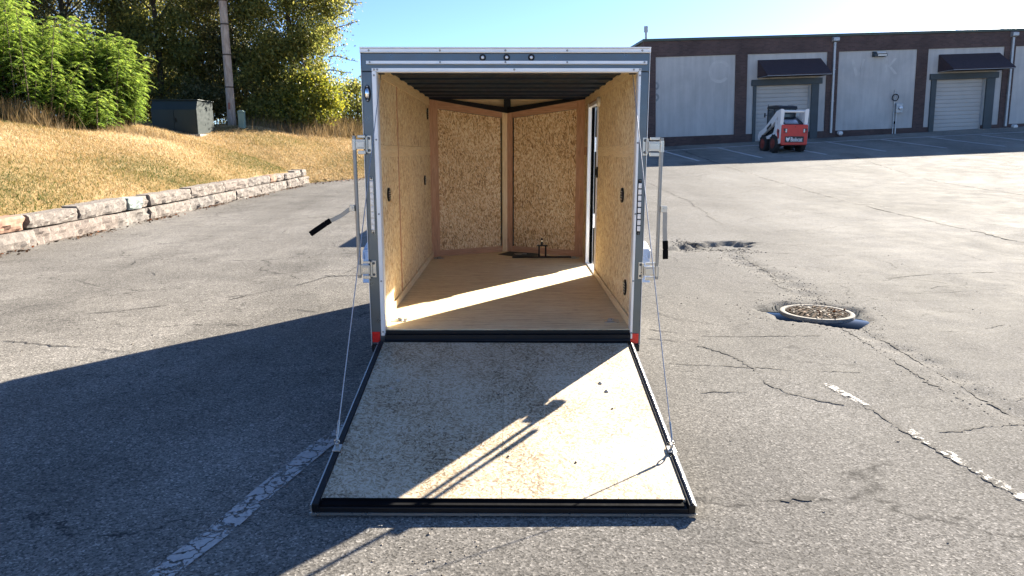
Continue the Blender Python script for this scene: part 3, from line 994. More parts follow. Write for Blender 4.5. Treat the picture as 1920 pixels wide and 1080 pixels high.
def flat_bar(pts, w, t_, y):
    """flat bar in the plane y, following (x, z) points"""
    mb = MB()
    P = [Vector((p_[0], 0, p_[1])) for p_ in pts]
    L, Rr = [], []
    for i, p_ in enumerate(P):
        d = (P[min(i + 1, len(P) - 1)] - P[max(0, i - 1)]).normalized()
        n_ = Vector((-d.z, 0, d.x)) * w / 2
        L.append(p_ + n_); Rr.append(p_ - n_)
    for i in range(len(P) - 1):
        lo = [(q.x, y, q.z) for q in (L[i], L[i + 1], Rr[i + 1], Rr[i])]
        hi = [(q.x, y + t_, q.z) for q in (L[i], L[i + 1], Rr[i + 1], Rr[i])]
        mb.hexa(lo, hi)
    return mb
y = D - .05
h = T(flat_bar([(-1.03, 1.243), (-1.055, 1.228), (-1.1, 1.195), (-1.145, 1.172), (-1.175, 1.16)], .027, .006, y), 'handle', STEEL, b1)
T(flat_bar([(-1.172, 1.162), (-1.205, 1.142), (-1.31, 1.072)], .036, .016, y - .005), 'grip', RUBBER, b1, bevel=.005)
T(MB().box(-1.046, -1.012, y - .004, y + .02, 1.222, 1.262).tube([(-1.029, y - .004, 1.242), (-1.029, y - .012, 1.242)], .008), 'handle_clevis', GALV, b1, bevel=.002)
T(flat_bar([(1.012, 1.24), (1.018, 1.2), (1.02, 1.1), (1.026, 1.02)], .028, .006, y), 'handle', STEEL, b2)
T(flat_bar([(1.026, 1.028), (1.03, .97), (1.032, .905)], .036, .016, y - .005), 'grip', RUBBER, b2, bevel=.005)
T(MB().box(.988, 1.03, y - .004, y + .02, 1.215, 1.255).tube([(1.012, y - .004, 1.236), (1.012, y - .012, 1.236)], .008), 'handle_clevis', GALV, b2, bevel=.002)

# ramp door
RW0, RW1 = CX - .853, CX + .853
RY0, RZ0 = D - .045, .345
RY1, RZ1 = 2.885, .062
vdir = Vector((0, RY1 - RY0, RZ1 - RZ0))
RL = vdir.length
vdir.normalize()
udir = Vector((1, 0, -.006)).normalized()
wdir = udir.cross(vdir)
if wdir.z < 0:
    wdir = -wdir
RM = Matrix(((udir.x, vdir.x, wdir.x, CX), (udir.y, vdir.y, wdir.y, RY0), (udir.z, vdir.z, wdir.z, RZ0), (0, 0, 0, 1)))
hw = .853
rd = T(MB(RM).box(-hw, -hw + .03, 0.02, RL, -.045, .006).box(hw - .03, hw, 0.02, RL, -.045, .006).box(-hw + .03, hw - .03, 0, .03, -.045, .002).box(-hw + .03, hw - .03, RL - .05, RL - .002, -.045, -.014).box(-hw + .03, hw - .03, .03, RL - .05, -.045, -.02), 'ramp_door', BLACK, bevel=.003)
for a, b in ((-hw + .031, -.0115), (-.0102, hw - .031)):
    T(MB(RM).box(a, b, .031, RL - .052, -.019, 0), 'ramp_panel', OSB_RAMP, rd)
T(MB(RM).box(-hw + .034, hw - .045, RL - .051, RL - .012, -.0135, -.006).box(-hw + .034, hw - .045, RL - .0512, RL - .046, -.006, .003), 'end_flap', RUBBER, rd, bevel=.002)
T(MB(RM).box(-hw - .012, hw + .012, RL, RL + .005, -.05, -.038).box(-hw - .012, hw + .012, RL - .02, RL, -.05, -.046), 'end_trim', GALV, rd)
for s in (-1, 1):
    T(MB(RM).box(min(s * hw, s * (hw + .007)), max(s * hw, s * (hw + .007)), .03, RL, -.04, .002), 'edge_trim', GALV, rd)
    if s > 0:
        T(MB(RM).box(hw - .016, hw - .004, .05, RL - .01, .0065, .011).box(hw - .012, hw - .008, .05, RL - .01, .0111, .015), 'edge_rail', GALV, rd, bevel=.001)
    # cable eye near the far end
    T(MB(RM).tube([(s * (hw - .015), RL - .44, .002), (s * (hw - .015), RL - .44, .035)], .008, 10).tube([(s * (hw - .015) + .012 * math.cos(a), RL - .44, .045 + .012 * math.sin(a)) for a in np.linspace(0, 6.28, 13)], .004, 7).box(s * (hw - .015) - .02, s * (hw - .015) + .02, RL - .47, RL - .41, .006, .012), 'cable_eye', GALV, rd, bevel=.001)
rs = screw_mesh('z', .006)
for u, v in ((-.04, .75), (.02, .75), (-.04, 1.37), (.02, 1.37), (.35, 1.42), (.3, .72), (.24, .3), (.6, .9), (-.45, .6), (-.6, 1.4), (-.4, 1.1)):
    o = link('screw', rs, rd)
    o.location = RM @ Vector((u, v, .001)) - Vector(OFF)
    o.rotation_euler = (math.pi, 0, 0)
for u, v in ((-.64, .58), (-.665, .68), (.57, .6), (.595, .7)):
    T(MB(RM).lathe([(.014, 0), (.013, .004), (.006, .007)], 14, 'z', (u, v, .0005)), 'bolt', GALV, rd)

# lift cables
for s, a in ((-1, Vector((-.835, D + .09, 2.098))), (1, Vector((.80, D + .09, 2.098)))):
    e = RM @ Vector((s * (hw - .015), RL - .44, .055))
    pts = [a.lerp(e, k / 10) + Vector((0, 0, -.012 * math.sin(math.pi * k / 10))) for k in range(11)]
    c_ = T(MB().tube(pts, .0028, 7), 'lift_cable', CABLE)
    q = (pts[-2] - e).normalized()
    T(MB().tube([e + q * .02, e + q * .1], .006, 8).tube([e, e + q * .03], .0045, 8), 'ferrule', GALV, c_)
    T(MB().box(a.x - .02, a.x + .02, a.y - .03, a.y + .03, 2.098, 2.106), 'cable_anchor', BLACK, c_)

# loose things on the trailer floor
mat_o = MB().add([(-.135, 8.2, .4145), (.06, 8.02, .4145), (.36, 8.1, .4145), (.33, 8.26, .4145), (.0, 8.43, .4145), (-.135, 8.2, .418), (.06, 8.02, .418), (.36, 8.1, .418), (.33, 8.26, .418), (.0, 8.43, .418)], [(5, 6, 7, 8, 9), (4, 3, 2, 1, 0), (0, 1, 6, 5), (1, 2, 7, 6), (2, 3, 8, 7), (3, 4, 9, 8), (4, 0, 5, 9)])
mt = thing('rubber_mat', 'dark green flat sheet lying in the nose of the trailer', 'mat', (.1, 8.2, ZF))
mat_o.build('sheet', plain('dark_green_rubber', (.012, .03, .028), .6, 0, .3, 8), mt, .0, (.1, 8.2, ZF))
MB().lathe([(.05, .4185), (.05, .421), (.03, .422), (.03, .4185)], 20, 'z', (.1, 8.2, 0)).tube([(.14, 8.2, .421), (.2, 8.19, .421)], .006, 8).build('metal_ring', GALV, mt, .0, (.1, 8.2, ZF))
bk = thing('spare_wheel_bracket', 'black steel U-shaped bracket with upright tab standing on a flat bar', 'bracket', (.4, 7.95, ZF + .0005))
BO = (.4, 7.95, ZF)
MB().box(.03, .70, 7.9, 7.965, ZF + .0055, ZF + .017).build('base_bar', BLACK, bk, .002, BO)
MB().box(.325, .343, 7.915, 7.955, ZF + .0175, ZF + .135).box(.4, .418, 7.915, 7.955, ZF + .0175, ZF + .135).box(.312, .43, 7.91, 7.96, ZF + .1355, ZF + .147).build('bridge', BLACK, bk, .002, BO)
MB().prism([(.352, ZF + .1475), (.352, ZF + .215), (.359, ZF + .228), (.371, ZF + .228), (.378, ZF + .215), (.378, ZF + .1475)], 7.93, 7.938, 'y').build('tab', BLACK, bk, .001, BO)
MB().tube([(.366, 7.925, ZF + .195), (.366, 7.93, ZF + .195)], .006, 12).build('bolt', CHROME, bk, 0, BO)


# ------------------------------------------------------------------ manhole with standing water
mx_, my_, mr_ = MH
MZ = .004
mh = thing('manhole', 'round iron manhole cover strewn with dead leaves, standing in a puddle', 'manhole', (mx_, my_, 0))
IRON = plain('worn_iron', (.03, .026, .023), .9, 0, .4, 25, .5, 60, spec=.05)
IRONP = plain('worn_rim', (.2, .19, .175), .85, 0, .3, 30, .4, 60, spec=.1)
IRONS = plain('rusty_studs', (.09, .068, .05), .95, 0, .6, 30, .4, 60, spec=.05)
MB().lathe([(mr_, -.14), (mr_, MZ - .004), (mr_ - .004, MZ), (mr_ - .045, MZ), (mr_ - .05, MZ - .01), (mr_ - .05, -.14)], 56).build('frame', IRONP, mh)
MB().lathe([(mr_ - .053, -.1), (mr_ - .053, MZ - .008), (mr_ - .056, MZ - .005), (.001, MZ - .005)], 48).build('lid', IRON, mh)
st = MB()
for rr, n_ in ((.05, 6), (.105, 12), (.16, 18), (.215, 24), (.268, 30)):
    for k in range(n_):
        a = 2 * math.pi * (k + .5 * (n_ % 4)) / n_
        if random.random() < .16:
            continue
        x, y = rr * math.cos(a), rr * math.sin(a)
        st.box(-.019, .019, -.014, .014, MZ - .0045, MZ + .003, Matrix.Translation((x, y, 0)) @ Matrix.Rotation(a, 4, 'Z'))
so = st.build('tread_studs', IRONS, mh, .002)
so['kind'] = 'stuff'
# dead leaves on the lid and round it
LEAFDRY = m_leaf('dry_leaf', [(0, (.02, .014, .01)), (.6, (.07, .042, .024)), (.9, (.16, .08, .035)), (1, (.3, .1, .03))], .15, .7)


def leaf_quads(C, A, Nn, L, W, fold=.12):
    """rhombic leaves: centres C, long axes A, normals Nn"""
    A = A / np.linalg.norm(A, axis=1)[:, None]
    B = np.cross(Nn, A)
    B /= np.maximum(np.linalg.norm(B, axis=1)[:, None], 1e-6)
    Nn = np.cross(A, B)
    L = np.asarray(L)[:, None] if np.ndim(L) else L
    W = np.asarray(W)[:, None] if np.ndim(W) else W
    v0 = C - A * L * .5
    v1 = C + B * W * .5 - A * L * .05 + Nn * W * fold
    v2 = C + A * L * .5
    v3 = C - B * W * .5 - A * L * .05 + Nn * W * fold
    V = np.stack([v0, v1, v2, v3], 1).reshape(-1, 3)
    F = np.arange(len(V)).reshape(-1, 4)
    return V, F


def rand_dirs(n_):
    d = rng.normal(size=(n_, 3))
    return d / np.linalg.norm(d, axis=1)[:, None]


n_ = 190
rr = mr_ * .86 * np.sqrt(rng.uniform(0, 1, n_)); aa = rng.uniform(0, 6.28, n_)
C = np.column_stack([rr * np.cos(aa), rr * np.sin(aa), np.full(n_, MZ + .004) + rng.uniform(0, .012, n_)])
C = C[(np.sin(C[:, 0] * 14 + 1) + np.cos(C[:, 1] * 11) + rng.normal(0, .7, n_)) > -.2]
A = rng.normal(size=(len(C), 3)) * (1, 1, .2)
Nn = rng.normal(size=(len(C), 3)) * .3 + (0, 0, 1)
V, F = leaf_quads(C, A, Nn, rng.uniform(.02, .05, len(C)), rng.uniform(.01, .026, len(C)))
lo = np_mesh('dead_leaves', V, F, LEAFDRY, mh, rng.uniform(0, 1, len(F)))
lo['kind'] = 'stuff'
WATER = NT('water')
WATER.p(Base_Color=(.012, .016, .02, 1), Roughness=.03)
WATER.b.inputs['IOR'].default_value = 1.33
WATER.b.inputs['Specular IOR Level'].default_value = 1.0
wt = MB().lathe([(.72, -.031), (.72, -.03)], 40, 'z', (mx_, my_, 0))
struct(wt.build('puddle_water', WATER.m))
# loose stones and crumbs of asphalt, and pieces in the broken patch
crumb = MB()
for k in range(1400):
    if k < 260:
        t_ = random.random()
        x, y = 2.75 + t_ * 1.0 + random.gauss(0, .12), 11.9 - t_ * 1.05 + random.gauss(0, .16)
        r = random.uniform(.004, .014)
    elif k < 420:
        a = random.uniform(0, 6.28); q = random.uniform(.38, .75)
        x, y = mx_ + q * math.cos(a), my_ + q * math.sin(a); r = random.uniform(.003, .008)
    elif k < 900:
        y = random.uniform(7.2, 11.2); x = 3.35 + (y - 8.2) * .06 + .12 * math.sin(y * 1.7) + random.gauss(0, .14); r = random.uniform(.002, .008)
    elif k < 1150:
        y = random.uniform(3.2, 6.5); x = 3.2 + random.choice((-.17, .05)) + random.gauss(0, .06); r = random.uniform(.002, .006)
    elif k < 1190:
        x, y = random.gauss(-.28, .14), random.gauss(2.6, .12); r = random.uniform(.002, .006)
    else:
        x, y = random.uniform(-5, 6), random.uniform(2.3, 11); r = random.uniform(.003, .009)
        if -1.1 < x < 1.1 and y > 2.8:
            continue
    z = float(lot_h(np.array(x), np.array(y)))
    M = Matrix.Translation((x, y, z + r * .4)) @ Matrix.Rotation(random.uniform(0, 3), 4, 'Z') @ Matrix.Rotation(random.uniform(-.4, .4), 4, 'X')
    crumb.hexa([M @ Vector(p_) for p_ in ((-r, -r * .8, -r * .5), (r * .9, -r, -r * .5), (r, r * .7, -r * .5), (-r * .8, r, -r * .5))], [M @ Vector(p_) for p_ in ((-r * .5, -r * .5, r * .4), (r * .6, -r * .6, r * .5), (r * .5, r * .4, r * .3), (-r * .6, r * .6, r * .45))])
tag(crumb.build('loose_gravel', plain('gravel', (.21, .188, .16), .95, 0, .8, 40, spec=.1)), 'loose asphalt crumbs and gravel scattered over the lot', None, None, 'stuff')


# ------------------------------------------------------------------ the brick building
BYAW, BROLL = R_(4.2), .038
B = thing('brick_warehouse', 'long dark brick warehouse with pale stucco bays and two loading doors', 'building', (7.082, 37.9, 1.794))
B.rotation_mode = 'QUATERNION'
B.rotation_quaternion = (Matrix.Rotation(BYAW, 4, 'Z') @ Matrix.Rotation(-BROLL, 4, 'Y')).to_quaternion()
DARKTRIM = plain('dark_teal_paint', (.045, .06, .068), .55, 0, .15, 2)
AWN = plain('awning_fabric', (.045, .03, .034), .8, 0, .12, 5, .2, 90)
DOORW = plain('door_enamel', (.44, .43, .41), .5, 0, .08, 1.2)
COPE = plain('green_coping', (.06, .085, .07), .5, .2, .15, 2)
CONDUIT = plain('grey_conduit', (.42, .44, .45), .45, .5, .1, 6)
BASEC = plain('dark_base', (.06, .05, .05), .9, 0, .3, 3, .3)
LB = 36.0


def Bp(mb, name, m, parent=B, bevel=0.0):
    return mb.build(name, m, parent, bevel)


bays = [(.62, 4.86), (5.49, 9.8), (10.41, 14.73), (15.33, 19.6), (20.21, 24.5), (25.1, 29.4), (30.0, 34.3)]
Bp(MB().box(0, LB, .25, 24, -.8, 5.2), 'wall_core', BASEC)
Bp(MB().box(-.02, LB, -.06, .249, 4.535, 5.3), 'parapet_wall', BRICK)
Bp(MB().box(-.06, LB + .05, -.14, .35, 5.301, 5.43).box(-.06, .4, .35, 24, 5.301, 5.43), 'coping', COPE, bevel=.01)
edges = [-.02] + [v for b in bays for v in b] + [LB]
for k in range(0, len(edges), 2):
    Bp(MB().box(edges[k], edges[k + 1], -.06, .249, -.8, 4.534), 'brick_pier', BRICK)
doors = {1: (6.0, 9.0, 5.84, 9.4), 3: (15.9, 18.72, 15.62, 19.2), 6: (30.8, 33.7, 30.5, 34.0)}
for k, (a, b) in enumerate(bays):
    if k in doors:
        d0, d1, j0, j1 = doors[k]
        Bp(MB().box(a, d0 - .001, .0, .249, .48, 4.534), 'stucco_panel', STUCCO)
        Bp(MB().box(d1 + .001, b, .0, .249, .48, 4.534), 'stucco_panel', STUCCO)
        Bp(MB().box(d0, d1, .0, .249, 2.96, 4.534), 'stucco_panel', STUCCO)
        Bp(MB().box(a, d0 - .001, -.05, .249, -.8, .479), 'brick_base', BRICK)
        Bp(MB().box(d1 + .001, b, -.05, .249, -.8, .479), 'brick_base', BRICK)
        g = Bp(MB().box(d0, d1, .2, .249, .02, 2.96), 'loading_door', DOORW)
        for q in range(14):
            z0 = .03 + q * .209
            Bp(MB().prism([(.2, z0), (.17, z0 + .012), (.165, z0 + .1), (.17, z0 + .185), (.2, z0 + .2)], d0 + .03, d1 - .03, 'x'), 'door_slat', DOORW, g)
        Bp(MB().box(d1 - .06, d1 - .005, .12, .2, .02, 2.9), 'door_track', CONDUIT, g)
        Bp(MB().box(j0, d0 - .002, -.1, -.001, .0, 2.93), 'door_jamb', DARKTRIM, bevel=.01)
        Bp(MB().box(d1 + .002, j1, -.1, -.001, .0, 2.93), 'door_jamb', DARKTRIM, bevel=.01)
        Bp(MB().box(j0 - .1, j1 + .15, -.14, -.001, 2.935, 3.24), 'door_head', DARKTRIM, bevel=.01)
        Bp(MB().box(d0, d1, -.12, .19, -.06, .015), 'door_sill', CONDUIT)
        # sloping awning: back at the wall, front edge lower and further out
        aw = MB()
        z_t, z_b, out = 4.22, 3.33, 1.25
        pl = [(-.001, z_t), (-.03, z_t + .01), (-out, z_b + .05), (-out, z_b), (-.001, z_b)]
        aw.prism(pl, d0 + .05, d0 + 3.45, 'x')
        g2 = Bp(aw, 'awning', AWN, bevel=.006)
        Bp(MB().tube([(d0 + .05, -out, z_b - .015), (d0 + 3.45, -out, z_b - .015)], .015, 8).tube([(d0 + .06, -.02, z_b - .015), (d0 + .06, -out, z_b - .015)], .015, 8).tube([(d0 + 3.44, -.02, z_b - .015), (d0 + 3.44, -out, z_b - .015)], .015, 8), 'awning_frame', CONDUIT, g2)
    else:
        Bp(MB().box(a, b, .0, .249, .48, 4.534), 'stucco_panel', STUCCO)
        Bp(MB().box(a, b, -.05, .249, -.8, .479), 'brick_base', BRICK)
# downspouts with their lit scupper boxes
for u in (10.13, 19.97, 29.7):
    g = Bp(MB().box(u - .055, u + .055, -.17, -.061, .36, 5.0), 'downspout', CONDUIT, bevel=.01)
    Bp(MB().prism([(-.3, 5.05), (-.3, 5.22), (-.061, 5.28), (-.061, 5.0)], u - .16, u + .16, 'x'), 'scupper_box', CONDUIT, g, .01)
    for zz in (2.0, 3.6):
        Bp(MB().box(u - .075, u + .075, -.175, -.061, zz, zz + .04), 'strap', CONDUIT, g)
    Bp(MB().tube([(u + .48, -.06, .36), (u + .48, -.2, .34)], .1, 14).lathe([(.11, -.3), (.11, -.2), (.07, -.19)], 14, 'y', (u + .48, 0, .33)), 'pipe_outlet', WHITE)
# wall pack light
g = Bp(MB().prism([(-.001, 4.2), (-.001, 4.48), (-.12, 4.46), (-.28, 4.3), (-.28, 4.22)], 12.25, 12.95, 'x'), 'wall_light', DARKTRIM, bevel=.015)
Bp(MB().box(12.42, 12.9, -.3, -.281, 4.225, 4.3).hexa([(12.42, -.24, 4.345), (12.9, -.24, 4.345), (12.9, -.13, 4.45), (12.42, -.13, 4.45)], [(12.42, -.26, 4.36), (12.9, -.26, 4.36), (12.9, -.15, 4.465), (12.42, -.15, 4.465)]), 'lens', WHITEP, g)
# electric meter, coil of cable, conduits
g = Bp(MB().box(13.68, 14.05, -.18, -.001, 1.28, 1.78), 'meter_box', CONDUIT, bevel=.015)
Bp(MB().lathe([(.11, -.18), (.11, -.24), (.09, -.28), (.01, -.29)], 18, 'y', (13.9, 0, 1.54)), 'meter_dial', LENS, g)
Bp(MB().tube([(13.62, -.06, -.05), (13.62, -.06, 2.5)], .028, 8), 'conduit', CONDUIT, g)
Bp(MB().tube([(13.75, -.08, -.05), (13.75, -.08, 1.28)], .04, 8), 'conduit', CONDUIT, g)
Bp(MB().tube([(13.62 + .17 * math.cos(a), -.12 - .01 * math.sin(3 * a), 2.09 + .17 * math.sin(a)) for a in np.linspace(0, 12.57, 40)], .022, 6), 'cable_coil', RUBBER, g)
Bp(MB().lathe([(.08, -.001), (.08, -.08), (.03, -.1)], 14, 'y', (13.72, 0, .78)), 'hose_bib', RUBBER, g)
Bp(MB().tube([(.45, 1.2, 5.4), (.45, 1.2, 5.95)], .06, 10).tube([(.45, 1.2, 5.95), (.45, 1.2, 6.25)], .11, 12), 'roof_vent', CONDUIT)
# ghost marks where round signs were once fixed
GH = plain('sign_scar', (.5, .5, .48), .9, 0, .12, 3)
GH2 = plain('sign_scar_dark', (.27, .29, .29), .9, 0, .2, 6)
def ring(mb, u, z, r0, r1, a0, a1, n_=26):
    for k in range(n_):
        t0, t1 = a0 + (a1 - a0) * k / n_, a0 + (a1 - a0) * (k + 1) / n_
        q = [(u + r_ * math.cos(t_), z + r_ * math.sin(t_)) for r_, t_ in ((r0, t0), (r1, t0), (r1, t1), (r0, t1))]
        mb.add([(p_[0], -.002, p_[1]) for p_ in q], [(0, 1, 2, 3)])
mb = MB(); ring(mb, .62, 3.1, .1, .21, -1.4, 1.4); ring(mb, .62, 2.52, .1, .21, -1.4, 1.4)
Bp(mb, 'sign_scar', GH2)
mb = MB(); ring(mb, 4.02, 3.72, .42, .58, .5, 5.6)
Bp(mb, 'sign_scar', GH)
for q in ([(11.12, 4.12), (11.28, 4.12), (11.54, 3.3), (11.42, 3.2)], [(11.62, 3.3), (11.54, 3.2), (11.9, 4.12), (11.78, 4.12)], [(13.0, 4.1), (13.14, 4.1), (13.14, 3.3), (13.0, 3.3)], [(13.16, 3.72), (13.5, 4.12), (13.66, 4.12), (13.26, 3.66)], [(13.2, 3.7), (13.36, 3.7), (13.72, 3.3), (13.54, 3.3)]):
    Bp(MB().add([(p_[0], -.002, p_[1]) for p_ in q], [(0, 1, 2, 3)]), 'sign_scar', GH)


# ------------------------------------------------------------------ skid-steer loader
SK = thing('skid_steer_loader', 'white and red skid-steer loader parked facing the first loading door', 'loader', (12.72, 32.15, 0), (0, 0, R_(4)))
SK.scale = (.84, 1, 1)
SK.location.z = float(gh(12.7, 33.0)) - .03
SWHITE = plain('loader_white', (.74, .74, .73), .35, 0, .04, 4)
SRED = plain('loader_red', (.55, .03, .02), .35, 0, .08, 4)
SBLK = plain('loader_black', (.018, .019, .021), .5, 0, .2, 6)
SGLASS = plain('loader_glass', (.05, .065, .075), .06, 0, .1, 2)
SRIM = plain('loader_rim', (.2, .035, .022), .75, 0, .2, 9)


def S(mb, name, m, parent=SK, bevel=0.0):
    return mb.build(name, m, parent, bevel)


# local frame: x right, y forward, rear face near y = 0, ground z = 0
S(MB().box(-.52, .52, .12, 2.2, .28, 1.05).box(-.6, .6, .04, .5, .3, .42), 'chassis', SBLK, bevel=.02)
# rear side pods in white with a red inset each
for s in (-1, 1):
    a, b = sorted((s * .56, s * .76))
    S(MB().prism([(.05, .4), (.05, 1.25), (.3, 1.28), (.62, 1.05), (.45, .75), (.5, .45), (.35, .36)], a, b, 'x'), 'side_pod', SWHITE, bevel=.015)
    a2, b2 = sorted((s * .762, s * .77))
    S(MB().prism([(.14, .62), (.14, .98), (.33, 1.06), (.4, .92), (.25, .6)], a2, b2, 'x'), 'side_inset', SRED)
    a3, b3 = sorted((s * .771, s * .775))
    S(MB().prism([(.16, .85), (.16, .96), (.3, 1.02), (.33, .94)], a3, b3, 'x'), 'side_vent', SBLK)
    # tower post
    S(MB().hexa([(s * .58, .12, 1.2), (s * .76, .12, 1.2), (s * .76, .34, 1.2), (s * .58, .34, 1.2)], [(s * .56, .08, 1.86), (s * .78, .08, 1.86), (s * .78, .42, 1.86), (s * .56, .42, 1.86)]), 'lift_tower', SWHITE, bevel=.02)
    # lift arm: one outline with the open triangle left out by building its bars
    la = MB()
    a4, b4 = sorted((s * .62, s * .78))
    la.prism([(.1, 1.9), (.5, 1.84), (1.15, 1.45), (1.75, 1.12), (2.3, .95), (2.42, .78), (2.36, .6), (2.2, .56), (2.1, .72), (1.6, .92), (1.0, 1.16), (.62, 1.38), (.34, 1.62), (.1, 1.74)], a4, b4, 'x')
    S(la, 'lift_arm', SWHITE, bevel=.015)
    lk = MB().prism([(.4, .75), (.42, 1.38), (.58, 1.42), (.62, 1.1), (.75, .86), (1.5, .72), (2.15, .66), (2.15, .56), (1.4, .6), (.7, .64)], a4 + .01 * s, b4 - .01, 'x')
    S(lk, 'lower_link', SWHITE, bevel=.012)
    a5, b5 = sorted((s * .781, s * .786))
    S(MB().prism([(1.0, 1.33), (1.45, 1.12), (1.42, 1.0), (.98, 1.2)], a5, b5, 'x'), 'arm_decal', SBLK)
    S(MB().tube([(s * .6, .62, .8), (s * .6, 1.5, .98)], .05, 10), 'lift_cylinder', SBLK)
    for yy in (.62, 1.72):
        c = (s * .71, yy, .40)
        w = S(MB().lathe([(.22, -.13), (.34, -.14), (.395, -.11), (.4, -.05), (.4, .05), (.395, .11), (.34, .14), (.22, .13)], 26, 'x', c), 'wheel', TYRE)
        lg = MB()
        for k in range(22):
            a = 2 * math.pi * k / 22
            lg.box(-.13 if k % 2 else -.02, .02 if k % 2 else .13, -.02, .02, .39, .418, Matrix.Translation(c) @ Matrix.Rotation(a, 4, 'X'))
        S(lg, 'tread', TYRE, w)['kind'] = 'stuff'
        S(MB().lathe([(.23, s * .131), (.22, s * .142), (.19, s * .136), (.1, s * .133), (.09, s * .15), (.02, s * .152)], 22, 'x', c), 'rim', SRIM, w)
S(MB().tube([(-.66, .2, 1.80), (.66, .2, 1.80)], .055, 12), 'tower_crossbar', SWHITE)
S(MB().prism([(.15, 1.21), (.2, 1.3), (.95, 1.62), (.95, 1.05), (.15, 1.05)], -.54, .54, 'x'), 'engine_hood', SBLK, bevel=.02)
S(MB().hexa([(-.45, .17, 1.262), (.3, .17, 1.262), (.3, .5, 1.44), (-.45, .5, 1.44)], [(-.45, .16, 1.275), (.3, .16, 1.275), (.3, .49, 1.455), (-.45, .49, 1.455)]), 'hood_screen', plain('hood_plate', (.4, .43, .48), .3, .4, .1, 8))
# rear door with rounded corners
def rrect(x0, x1, z0, z1, r, n_=5):
    out = []
    for cx_, cz_, a0 in ((x1 - r, z1 - r, 0), (x0 + r, z1 - r, 90), (x0 + r, z0 + r, 180), (x1 - r, z0 + r, 270)):
        for k in range(n_ + 1):
            a = R_(a0 + 90 * k / n_)
            out.append((cx_ + r * math.cos(a), cz_ + r * math.sin(a)))
    return out
dr = S(MB().prism(rrect(-.72, .72, .33, 1.22, .07), -.02, .06, 'y'), 'tailgate', SRED, bevel=.02)
S(MB().prism(rrect(-.52, .52, .44, .71, .03), -.026, -.0205, 'y'), 'name_plate', SBLK, dr)
for x0, x1 in ((-.62, -.42), (.45, .65)):
    l_ = S(MB().box(x0, x1, -.03, -.0205, .85, 1.05), 'tail_light', SBLK, dr, .01)
    S(MB().box((x0 + x1) / 2 + .005, x1 - .02, -.036, -.0305, .88, 1.03) if x0 < 0 else MB().box(x0 + .02, (x0 + x1) / 2 - .005, -.036, -.0305, .88, 1.03), 'lens', WHITEP, l_)
    S(MB().box(x0 + .02, (x0 + x1) / 2 - .005, -.036, -.0305, .88, .93) if x0 < 0 else MB().box((x0 + x1) / 2 + .005, x1 - .02, -.036, -.0305, .88, .93), 'red_lens', REDREF, l_)
S(MB().lathe([(.025, -.021), (.025, -.03), (.01, -.032)], 12, 'y', (.02, 0, 1.12)), 'lock', SBLK, dr)


def lettering(body, height, x0, z0, y_, m, parent, width=None):
    cu = bpy.data.curves.new('lettering', 'FONT')
    cu.body = body
    cu.size = 1.0
    cu.extrude = .004
    cu.offset = .012
    tmp = bpy.data.objects.new('lettering_tmp', cu)
    col.objects.link(tmp)
    bpy.context.view_layer.update()
    me = bpy.data.meshes.new_from_object(tmp.evaluated_get(bpy.context.evaluated_depsgraph_get()))
    bpy.data.objects.remove(tmp)
    xs = [v.co.x for v in me.vertices]; ys = [v.co.y for v in me.vertices]
    sx = width / (max(xs) - min(xs)); sy = height / (max(ys) - min(ys))
    for v in me.vertices:
        v.co = (x0 + (v.co.x - min(xs)) * sx, y_ - v.co.z, z0 + (v.co.y - min(ys)) * sy)
    me.materials.clear()
    me.materials.append(m)
    return link('lettering', me, parent)


lettering('Bobcat', .185, -.2, .48, -.032, WHITE, dr, .64)
cat = [(-.47, .68), (-.42, .64), (-.36, .635), (-.31, .645), (-.25, .69), (-.265, .62), (-.255, .58), (-.285, .555), (-.31, .505), (-.36, .475), (-.41, .5), (-.44, .55), (-.475, .57), (-.45, .61)]
lg = S(MB().prism(cat, -.032, -.0265, 'y'), 'emblem', WHITE, dr)
S(MB().prism([(-.42, .6), (-.385, .585), (-.4, .575)], -.035, -.0325, 'y').prism([(-.33, .585), (-.295, .6), (-.31, .575)], -.035, -.0325, 'y').prism([(-.385, .53), (-.335, .53), (-.36, .505)], -.035, -.0325, 'y'), 'emblem_face', SBLK, lg)
# cab
cabp = [(.85, 1.05), (.78, 1.95), (.9, 2.06), (2.0, 2.1), (2.08, 2.0), (2.02, .7), (1.6, .55), (.9, .6)]
cb = MB()
for s in (-1, 1):
    for p0, p1 in (((.86, 1.05), (.8, 1.98)), ((1.38, .9), (1.35, 2.0)), ((2.02, .75), (2.04, 2.02))):
        cb.hexa([(s * .42, p0[0], p0[1]), (s * .47, p0[0], p0[1]), (s * .47, p0[0] + .07, p0[1]), (s * .42, p0[0] + .07, p0[1])], [(s * .42, p1[0], p1[1]), (s * .47, p1[0], p1[1]), (s * .47, p1[0] + .07, p1[1]), (s * .42, p1[0] + .07, p1[1])])
cb.box(-.47, .47, .84, 2.08, .5, .95)
cab = S(cb, 'cab_frame', SBLK, bevel=.01)
S(MB().prism([(.72, 1.93), (.78, 2.06), (1.2, 2.12), (2.08, 2.13), (2.14, 2.0)], -.5, .5, 'x'), 'cab_roof', SBLK, cab, .03)
S(MB().box(-.16, .12, 1.05, 1.25, 2.105, 2.13), 'roof_hatch', WHITEP, cab, .01)
for s in (-1, 1):
    S(MB().box(min(s * .43, s * .445), max(s * .43, s * .445), .93, 2.04, .96, 1.95), 'side_window', SGLASS, cab)
S(MB().box(-.42, .42, .86, .87, 1.2, 1.93), 'rear_window', SGLASS, cab)
S(MB().box(-.42, .42, 2.05, 2.06, .95, 1.98), 'front_window', SGLASS, cab)
S(MB().box(-.25, .25, 1.2, 1.3, 1.0, 1.75), 'seat_back', SBLK, cab, .04)
